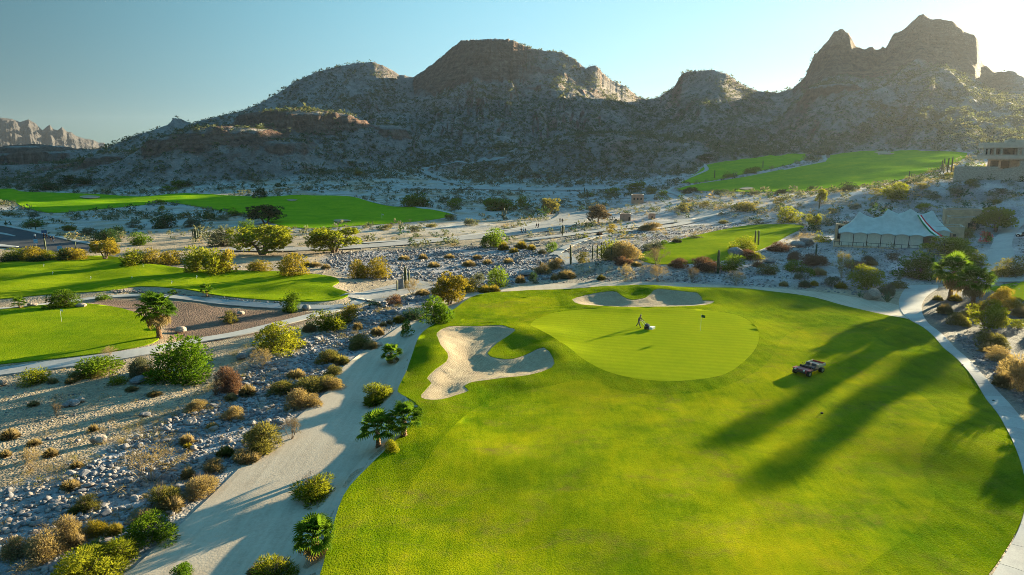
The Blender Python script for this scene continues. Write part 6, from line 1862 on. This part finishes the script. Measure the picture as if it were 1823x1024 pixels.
# ---- small fixtures
def flagstick(px, py, h, fm, label, fw=.5, fh=.36, pr=.012, rot=0.0):
    p = P(px, py)
    r = tag(empty("flagstick", p, rot), label, "flagstick", "golf flagsticks")
    MB().tube([(0, 0, -.1), (0, 0, h)], pr, 6).done("pole", M['white'], r)
    V, F = [], []
    for i in range(7):
        t = i / 6
        for z in (h - .02, h - fh):
            V.append((t * fw, .05 * math.sin(t * 5), z - .10 * t))
    F = [[2 * i, 2 * i + 1, 2 * i + 3, 2 * i + 2] for i in range(6)]
    obj("flag", mesh_np("flag", V, F, M[fm], True), r)
flagstick(1247, 590, 2.25, 'flag_d', "flagstick with dark flag on the striped putting green", pr=.02)
flagstick(680, 390, 2.0, 'flag_w', "white flag on the far left fairway's tip", .7, .5, .03)
flagstick(110, 574, 2.0, 'flag_w', "pale flagstick on the oval practice green", .4, .3)
for (px, py, lb) in ((78, 476, "farthest left"), (94, 490, "second from the left"), (162, 499, "brightest, near the middle"), (306, 507, "nearest, above the palm-side path"), (255, 476, "farthest back, below the golden hedge"), (235, 499, "between the middle one and the nearest"), (350, 497, "rightmost")):
    flagstick(px, py, .75, 'flag_w', f"short white pin on the upper practice green, {lb}", .24, .2, .02)
def utility_box(px, py, w, label):
    p, sc, az = here(px, py)
    s = w * sc
    r = tag(empty("utility_box", p, -az), label, "utility box")
    MB().box(-s / 2, s / 2, 0, s * .6, 0, s * .95).done("body", M['white'], r, bevel=.02)
    MB().box(-s * .55, s * .55, -.04, s * .66, s * .95, s * 1.04).done("lid", M['white'], r)
    MB().box(-s * .40, s * .40, -.03, -.004, s * .1, s * .85).done("door", M['coping'], r)
utility_box(1645, 493, 5, "small white utility box before the dark hedge below the tent"); utility_box(1810, 487, 6, "small white utility box in the bed right of the driveway")
p, sc, az = here(1766, 444)
r = tag(empty("drain_grate", (p[0], p[1], p[2] + .16), -az), "dark slotted drain set across the driveway", "drain")
MB().box(-8 * sc, 8 * sc, -.18, .18, 0, .02).done("frame", M['steel'], r)
for k in range(12):
    MB().box(-7.6 * sc + k * 1.28 * sc, -7.0 * sc + k * 1.28 * sc, -.15, .15, .021, .05).done("bar", M['black'], r)
p, sc, az = here(714, 516)
r = tag(empty("stone_marker", p, -az), "upright blue-grey stone slab among the cacti of the turning area's island", "marker stone")
MB().box(-5 * sc, 5 * sc, 0, .45, -.1, 19 * sc, 0, .08, .05).done("slab", M['stone_grey'], r, bevel=.03); MB().box(-6.5 * sc, 6.5 * sc, -.2, .65, -.1, .22).done("plinth", M['coping'], r)
for (px, py, h, w_, hh_, mk, lb) in ((80, 425, 15, 8, 9, 'blue', "dark blue sign panel on a post beyond the asphalt road"), (107, 449, 11, 7, 9, 'lblue', "light blue notice board at the near side of the asphalt road"), (65, 442, 16, 6, 7, 'lblue', "tall narrow pale blue sign on the asphalt road's near kerb")):
    p, sc, az = here(px, py)
    r = tag(empty("road_sign", p, -az), lb, "sign")
    MB().tube([(0, .06, -.2), (0, .06, h * sc)], .05, 6).done("post", M['steel'], r)
    q = MB().box(-w_ * sc / 2, w_ * sc / 2, -.03, 0, (h - hh_) * sc, h * sc).done("panel", M[mk], r)
    MB().box(-w_ * sc / 2 * .8, w_ * sc / 2 * .8, -.036, -.032, (h - hh_ * .75) * sc, (h - hh_ * .6) * sc).done("stripe", M['white'], q)
for (px, py, lb) in ((1713, 652, "small dark lid on the grass where the cart path bends"), (1768, 716, "small dark lid at the cart path's grass edge lower down"), (1463, 738, "tiny dark cap on the fairway below the utility cart")):
    p = P(px, py)
    r = tag(empty("sprinkler_cap", (p[0], p[1], p[2] + .10), .4), lb, "sprinkler", "sprinkler caps in the turf")
    MB().disc((0, 0, .04), (0, 0, 1), .13, .10, 12).done("cap", M['black'], r); MB().disc((0, 0, .12), (0, 0, 1), .05, .05, 10).done("nozzle", M['blackp'], r)

# ---- wheels
def wheel(name, parent, c, r, w, m_rim):
    e = MB().disc((0, 0, 0), (0, 1, 0), r, w, 20).done(name, M['black'], parent, True); e.location = c
    MB().disc((0, 0, 0), (0, 1, 0), r * .55, w * 1.06, 14).done("rim", m_rim, e)
    return e
# ---- utility cart on the fairway (faces the viewer's lower left)
pf = project([1421, 1456], [672, 659])
cdir = math.atan2(pf[0][1] - pf[1][1], pf[0][0] - pf[1][0])
ctr = (pf[0] + pf[1]) / 2
def cart(loc, heading, label, body, sizes=1.0):
    r = tag(empty("utility_cart", loc, heading, sizes), label, "utility cart")
    MB().box(-1.45, 1.35, -.50, .50, .30, .42).done("chassis", M['blackp'], r)
    hd = MB().box(.62, 1.52, -.62, .62, .42, .80, 0, .08, .05).done("hood", body, r, bevel=.05)
    MB().box(1.525, 1.60, -.56, .56, .42, .66).done("grille", M['blackp'], hd, bevel=.02)
    for s in (-1, 1):
        MB().disc((1.56, s * .42, .73), (1, 0, 0), .085, .08, 12).done("headlight", M['white'], r)
        MB().box(.72, 1.46, s * .70 - .14, s * .70 + .14, .70, .78, 0, .05, .02).done("fender", body, r, bevel=.03)
        wheel("wheel", r, (1.10, s * .68, .31), .31, .24, M['steel'])
        wheel("wheel", r, (-1.02, s * .70, .32), .32, .28, M['steel'])
        MB().box(-.32, .22, s * .30 - .25, s * .30 + .25, .62, .78).done("seat", M['seat'], r, bevel=.04)
        MB().box(-.44, -.30, s * .30 - .24, s * .30 + .24, .80, 1.12, 0, .02, .03).done("backrest", M['seat'], r, bevel=.04)
        MB().tube([(-.5, s * .62, .45), (-.55, s * .62, 1.00), (-.55, s * .52, 1.08), (-.55, 0, 1.09)], .028, 6).done("roll_bar", M['steel'], r)
    MB().box(.50, .62, -.60, .60, .42, 1.00, 0, .02, .02).done("dashboard", M['blackp'], r, bevel=.03)
    MB().box(-.45, .60, -.58, .58, .421, .46).done("floor", M['blackp'], r)
    MB().tube([(.56, -.3, .95), (.36, -.3, 1.10)], .022, 6).done("steering_column", M['blackp'], r)
    V, F = [], []
    pth = [(.34 + .07 * math.sin(a), -.3 + .17 * math.cos(a), 1.11 + .15 * math.sin(a)) for a in np.linspace(0, 2 * math.pi, 17)]
    MB().tube(pth, .018, 5).done("steering_wheel", M['black'], r)
    bd = MB().box(-1.75, -.60, -.68, .68, .66, .71).box(-1.75, -.60, -.68, -.63, .711, .98).box(-1.75, -.60, .63, .68, .711, .98).box(-.65, -.60, -.629, .629, .711, .98).done("cargo_bed", M['bed'], r)
    MB().box(-1.80, -1.752, -.66, .66, .66, .97).done("tailgate", body, r)
    MB().box(-1.6, -.75, -.5, .45, .712, .86, 0, .06, .06).done("load", M['stone_tan'], r)
    for s in (-1, 1):
        MB().box(-1.83, -1.802, s * .52 - .08, s * .52 + .08, .78, .88).done("tail_light", M['flag_r'], r)
    return r
tz = float(terrain(np.array([ctr[0]]), np.array([ctr[1]]))[0]) + .12
cart((ctr[0], ctr[1], tz), cdir, "maroon and black utility cart with open cargo bed parked on the fairway", M['maroon'], (1.15, 1.15, .92))
p = P(1826, 424)
cart((p[0], p[1], p[2] + .12), 2.2, "dark and white utility cart parked at the right edge by the driveway", M['white'], 1.1)

# ---- people
def person_mesh(seed, pose, height=1.74):
    """one continuous body grown over a jointed skeleton; x forward, z up"""
    v, e, rad = [], [], []
    def add(p, r, parent=None):
        v.append(p); rad.append(r)
        if parent is not None: e.append((parent, len(v) - 1))
        return len(v) - 1
    ln = pose.get('lean', 0.0)
    pel = add((0, 0, .95), (.135, .115))
    wa = add((.04 * ln * 3, 0, 1.10), (.125, .105), pel)
    ch = add((.14 * ln * 3, 0, 1.30), (.155, .115), wa)
    nk0 = add((.19 * ln * 3, 0, 1.45), (.09, .08), ch)
    nk = add((.215 * ln * 3, 0, 1.52), (.052, .052), nk0)
    h1 = add((.235 * ln * 3 + .02, 0, 1.62), (.085, .078), nk)
    h2 = add((.245 * ln * 3 + .02, 0, 1.71), (.075, .070), h1)
    chx, chz = v[ch][0], v[ch][2]
    for s in (-1, 1):
        f = pose['legs'][0 if s < 0 else 1]                          # hip swing (rad), knee bend
        hip = add((0, s * .095, .90), (.098, .095), pel)
        kx, kz = .43 * math.sin(f[0]), .43 * math.cos(f[0])
        kn = add((kx, s * .10, .90 - kz), (.063, .062), hip)
        a2 = f[0] - f[1]
        ax, az_ = kx + .42 * math.sin(a2), .90 - kz - .42 * math.cos(a2)
        an = add((ax, s * .10, az_), (.043, .043), kn)
        hl = add((ax - .03, s * .10, az_ - .06), (.042, .04), an)
        add((ax + .15, s * .11, az_ - .065), (.040, .032), an)
        g = pose['arms'][0 if s < 0 else 1]                          # shoulder swing, elbow bend
        sh = add((chx + .02, s * .19, chz + .08), (.062, .06), ch)
        ex, ez = chx + .02 + .29 * math.sin(g[0]), chz + .08 - .29 * math.cos(g[0])
        el = add((ex, s * .225, ez), (.045, .044), sh)
        a3 = g[0] + g[1]
        wx, wz = ex + .25 * math.sin(a3), ez - .25 * math.cos(a3)
        wr = add((wx, s * .21, wz), (.030, .028), el)
        d = np.array((math.sin(a3), 0, -math.cos(a3)))
        pm = add(tuple(np.array((wx, s * .21, wz)) + d * .07), (.038, .022), wr)
        for k, L in enumerate((.070, .082, .078, .062)):
            q = np.array(v[pm]) + np.array((-d[2], 0, d[0])) * (.027 - .018 * k) + d * L * .6
            f1 = add(tuple(q), (.0095, .0095), pm)
            add(tuple(q + (d * .6 + np.array((0, -s * .6, 0))) * L * .5), (.008, .008), f1)
        q = np.array(v[wr]) + d * .03 + np.array((-d[2], 0, d[0])) * .045
        t1 = add(tuple(q), (.011, .011), wr)
        add(tuple(q + d * .035), (.009, .009), t1)
    me = bpy.data.meshes.new("person_skeleton")
    me.from_pydata(v, e, [])
    o = bpy.data.objects.new("person_skeleton", me)
    COL.objects.link(o)
    md = o.modifiers.new("skin", 'SKIN'); md.use_smooth_shade = True
    sk = me.skin_vertices[0].data
    for i, r in enumerate(rad):
        sk[i].radius = (r[0] * 1.36, r[1] * 1.36) if r[0] > .028 else r
    sk[0].use_root = True
    sub = o.modifiers.new("sub", 'SUBSURF'); sub.levels = 1; sub.render_levels = 1
    dg = bpy.context.evaluated_depsgraph_get()
    out = bpy.data.meshes.new_from_object(o.evaluated_get(dg))
    bpy.data.objects.remove(o)
    out.name = "body"
    return out, np.array(v)
def person(loc, heading, pose, shirt, trousers, label, hat='hat', height=1.74, seed=0):
    me, sk = person_mesh(seed, pose)
    k = height / 1.78
    me.materials.clear()
    for m_ in (shirt, trousers, M['skin'], M['black']): me.materials.append(m_)
    lowest = min(v.co.z for v in me.vertices)
    for f in me.polygons:
        c = f.center
        if c.z > 1.475: i = 2
        elif c.z < lowest + .10: i = 3
        elif c.z < .99 and abs(c.y) < .17: i = 1
        else: i = 0
        f.material_index = i
    for s_ in range(2):                                             # hands in skin colour
        w = [q for q in sk if abs(abs(q[1]) - .21) < 1e-6]
    for f in me.polygons:
        for q in w:
            if (f.center - Vector(q)).length < .10: f.material_index = 2
    r = tag(empty("person", (loc[0], loc[1], loc[2] - lowest * k), heading, k), label, "person", "people on the course and roads")
    obj("body", me, r)
    hd = sk[6]
    if hat:
        hm = MB().disc((hd[0] - .005, 0, hd[2] + .015), (.12, 0, 1), .15 if hat == 'hat' else .098, .03, 16).disc((hd[0] - .005, 0, hd[2] + .06), (.12, 0, 1), .092, .10, 14)
        hm.done("hat", M[hat], r, True)
    else:
        MB().disc((hd[0] - .02, 0, hd[2] + .02), (0, 0, 1), .088, .12, 12).done("hair", M['black'], r, True)
    for s_ in (-1, 1):                                              # face
        MB().disc((sk[5][0] + .073, s_ * .03, sk[5][2] + .035), (1, 0, 0), .011, .012, 8).done("eye", M['black'], r)
    MB().box(sk[5][0] + .075, sk[5][0] + .10, -.013, .013, sk[5][2] - .02, sk[5][2] + .025, 0, .004, .004).done("nose", M['skin'], r)
    MB().box(sk[5][0] + .070, sk[5][0] + .084, -.022, .022, sk[5][2] - .052, sk[5][2] - .043).done("mouth", M['maroon'], r)
    return r
WALK = {'legs': [(.42, .08), (-.38, .22)], 'arms': [(-.35, .3), (.35, .3)], 'lean': .06}
WALK2 = {'legs': [(-.32, .2), (.36, .06)], 'arms': [(.3, .25), (-.3, .2)], 'lean': .04}
STAND = {'legs': [(.03, .03), (-.03, .02)], 'arms': [(.05, .15), (.02, .2)], 'lean': .02}
PUSH = {'legs': [(.45, .10), (-.48, .12)], 'arms': [(.62, .55), (.55, .6)], 'lean': .33}
# groundskeeper pushing a greens mower
mp = project([1137, 1151], [584, 587])
mdir = math.atan2(mp[1][1] - mp[0][1], mp[1][0] - mp[0][0])
mz = mp[0][2] + .09
person((mp[0][0], mp[0][1], mz), mdir, PUSH, M['cloth_grey'], M['cloth_grey'], "person in grey work clothes and hat walking behind a mower on the striped green", 'hat', 1.78)
fw = Vector((math.cos(mdir), math.sin(mdir)))
mo = tag(empty("greens_mower", (mp[0][0] + fw.x * 1.42, mp[0][1] + fw.y * 1.42, mz), mdir), "walk-behind mower with pale grass box pushed across the striped green", "lawn mower")
MB().disc((-.18, 0, .19), (0, 1, 0), .19, .62, 18).done("roller", M['black'], mo, True)
MB().disc((.28, 0, .10), (0, 1, 0), .10, .58, 14).done("reel", M['steel'], mo, True)
for s in (-1, 1):
    MB().box(-.34, .40, s * .36 - .03, s * .36 + .03, .08, .40).done("side_plate", M['blackp'], mo, bevel=.02)
MB().box(-.36, .12, -.25, .25, .40, .66).done("engine", M['cloth_blue'], mo, bevel=.05)
MB().disc((-.12, 0, .70), (0, 0, 1), .15, .10, 14).done("recoil_cover", M['black'], mo)
MB().box(.42, .86, -.36, .36, .12, .46, 0, -.05, -.03).done("grass_box", M['flag_w'], mo, bevel=.03)
hb = MB()
for s in (-1, 1):
    hb.tube([(-.30, s * .24, .42), (-.85, s * .24, .92), (-1.0, s * .22, .98)], .022, 6)
hb.tube([(-1.0, -.23, .98), (-1.0, .23, .98)], .024, 6)
hb.done("handlebar", M['steel'], mo)
# walkers
for i, (px, py, pose, s, t, hat, head, lb) in enumerate([
    (997, 397, WALK, 'cloth_dark', 'cloth_dark', None, -1.9, "left of two dark-clothed people walking along the dirt road's bend"), (1001, 398, WALK2, 'cloth_blue', 'cloth_dark', None, -1.9, "right of two dark-clothed people walking along the dirt road's bend"),
    (955, 407, WALK, 'cloth_dark', 'cloth_dark', None, -2.6, "left person of the close middle pair on the dirt road"), (958.5, 407, WALK2, 'cloth_dark', 'cloth_blue', 'blackp', -2.6, "right person of the close middle pair on the dirt road"),
    (928, 416, WALK2, 'cloth_dark', 'cloth_dark', None, -2.6, "leftmost walker in dark clothes by the pale kerb path"), (932, 416, WALK, 'cloth_white', 'cloth_dark', None, -2.7, "walker in white shirt by the pale kerb path"), (936, 417, WALK2, 'cloth_dark', 'cloth_dark', 'blackp', -2.6, "walker in dark clothes right of the white-shirted one"),
    (63, 427, STAND, 'cloth_white', 'cloth_blue', 'blue', -1.2, "person in white shirt and blue cap at the asphalt road"), (79, 427, STAND, 'cloth_dark', 'cloth_dark', None, -1.0, "left of two dark-clothed people standing at the asphalt road's edge"), (84, 427, WALK, 'cloth_dark', 'cloth_dark', None, -1.4, "right of two dark-clothed people at the asphalt road's edge"),
    (91, 432, WALK2, 'cloth_dark', 'cloth_dark', None, -.6, "dark-clothed walker farther right along the asphalt road"), (96, 433, WALK, 'cloth_dark', 'cloth_blue', 'blackp', -.6, "last walker on the right along the asphalt road")]):
    person(P(px, py) + (0, 0, .2), head, pose, M[s], M[t], lb, hat, 1.72 + .03 * (i % 3))
# ------------------------------------------------------------------ air
HX0, HX1, HY0, HY1, HZ0, HZ1 = -6800, 6200, -1700, 6400, -30, 330
hv = [(x, y, z) for z in (HZ0, HZ1) for x, y in ((HX0, HY0), (HX1, HY0), (HX1, HY1), (HX0, HY1))]
hf = [(3, 2, 1, 0), (4, 5, 6, 7), (0, 1, 5, 4), (1, 2, 6, 5), (2, 3, 7, 6), (3, 0, 4, 7)]
hm_ = bpy.data.materials.new("haze_air"); hm_.use_nodes = True
nt = hm_.node_tree
nt.nodes.remove(nt.nodes["Principled BSDF"])
pv = nt.nodes.new("ShaderNodeVolumePrincipled")
pv.inputs["Color"].default_value = (0.84, 0.90, 1.0, 1)
pv.inputs["Density"].default_value = 0.000027
pv.inputs["Anisotropy"].default_value = 0.55
nt.links.new(pv.outputs[0], nt.nodes["Material Output"].inputs["Volume"])
tag(obj("haze", mesh_np("haze", hv, hf, hm_)), "thin pale haze in the air over the whole valley", None, None, "stuff")
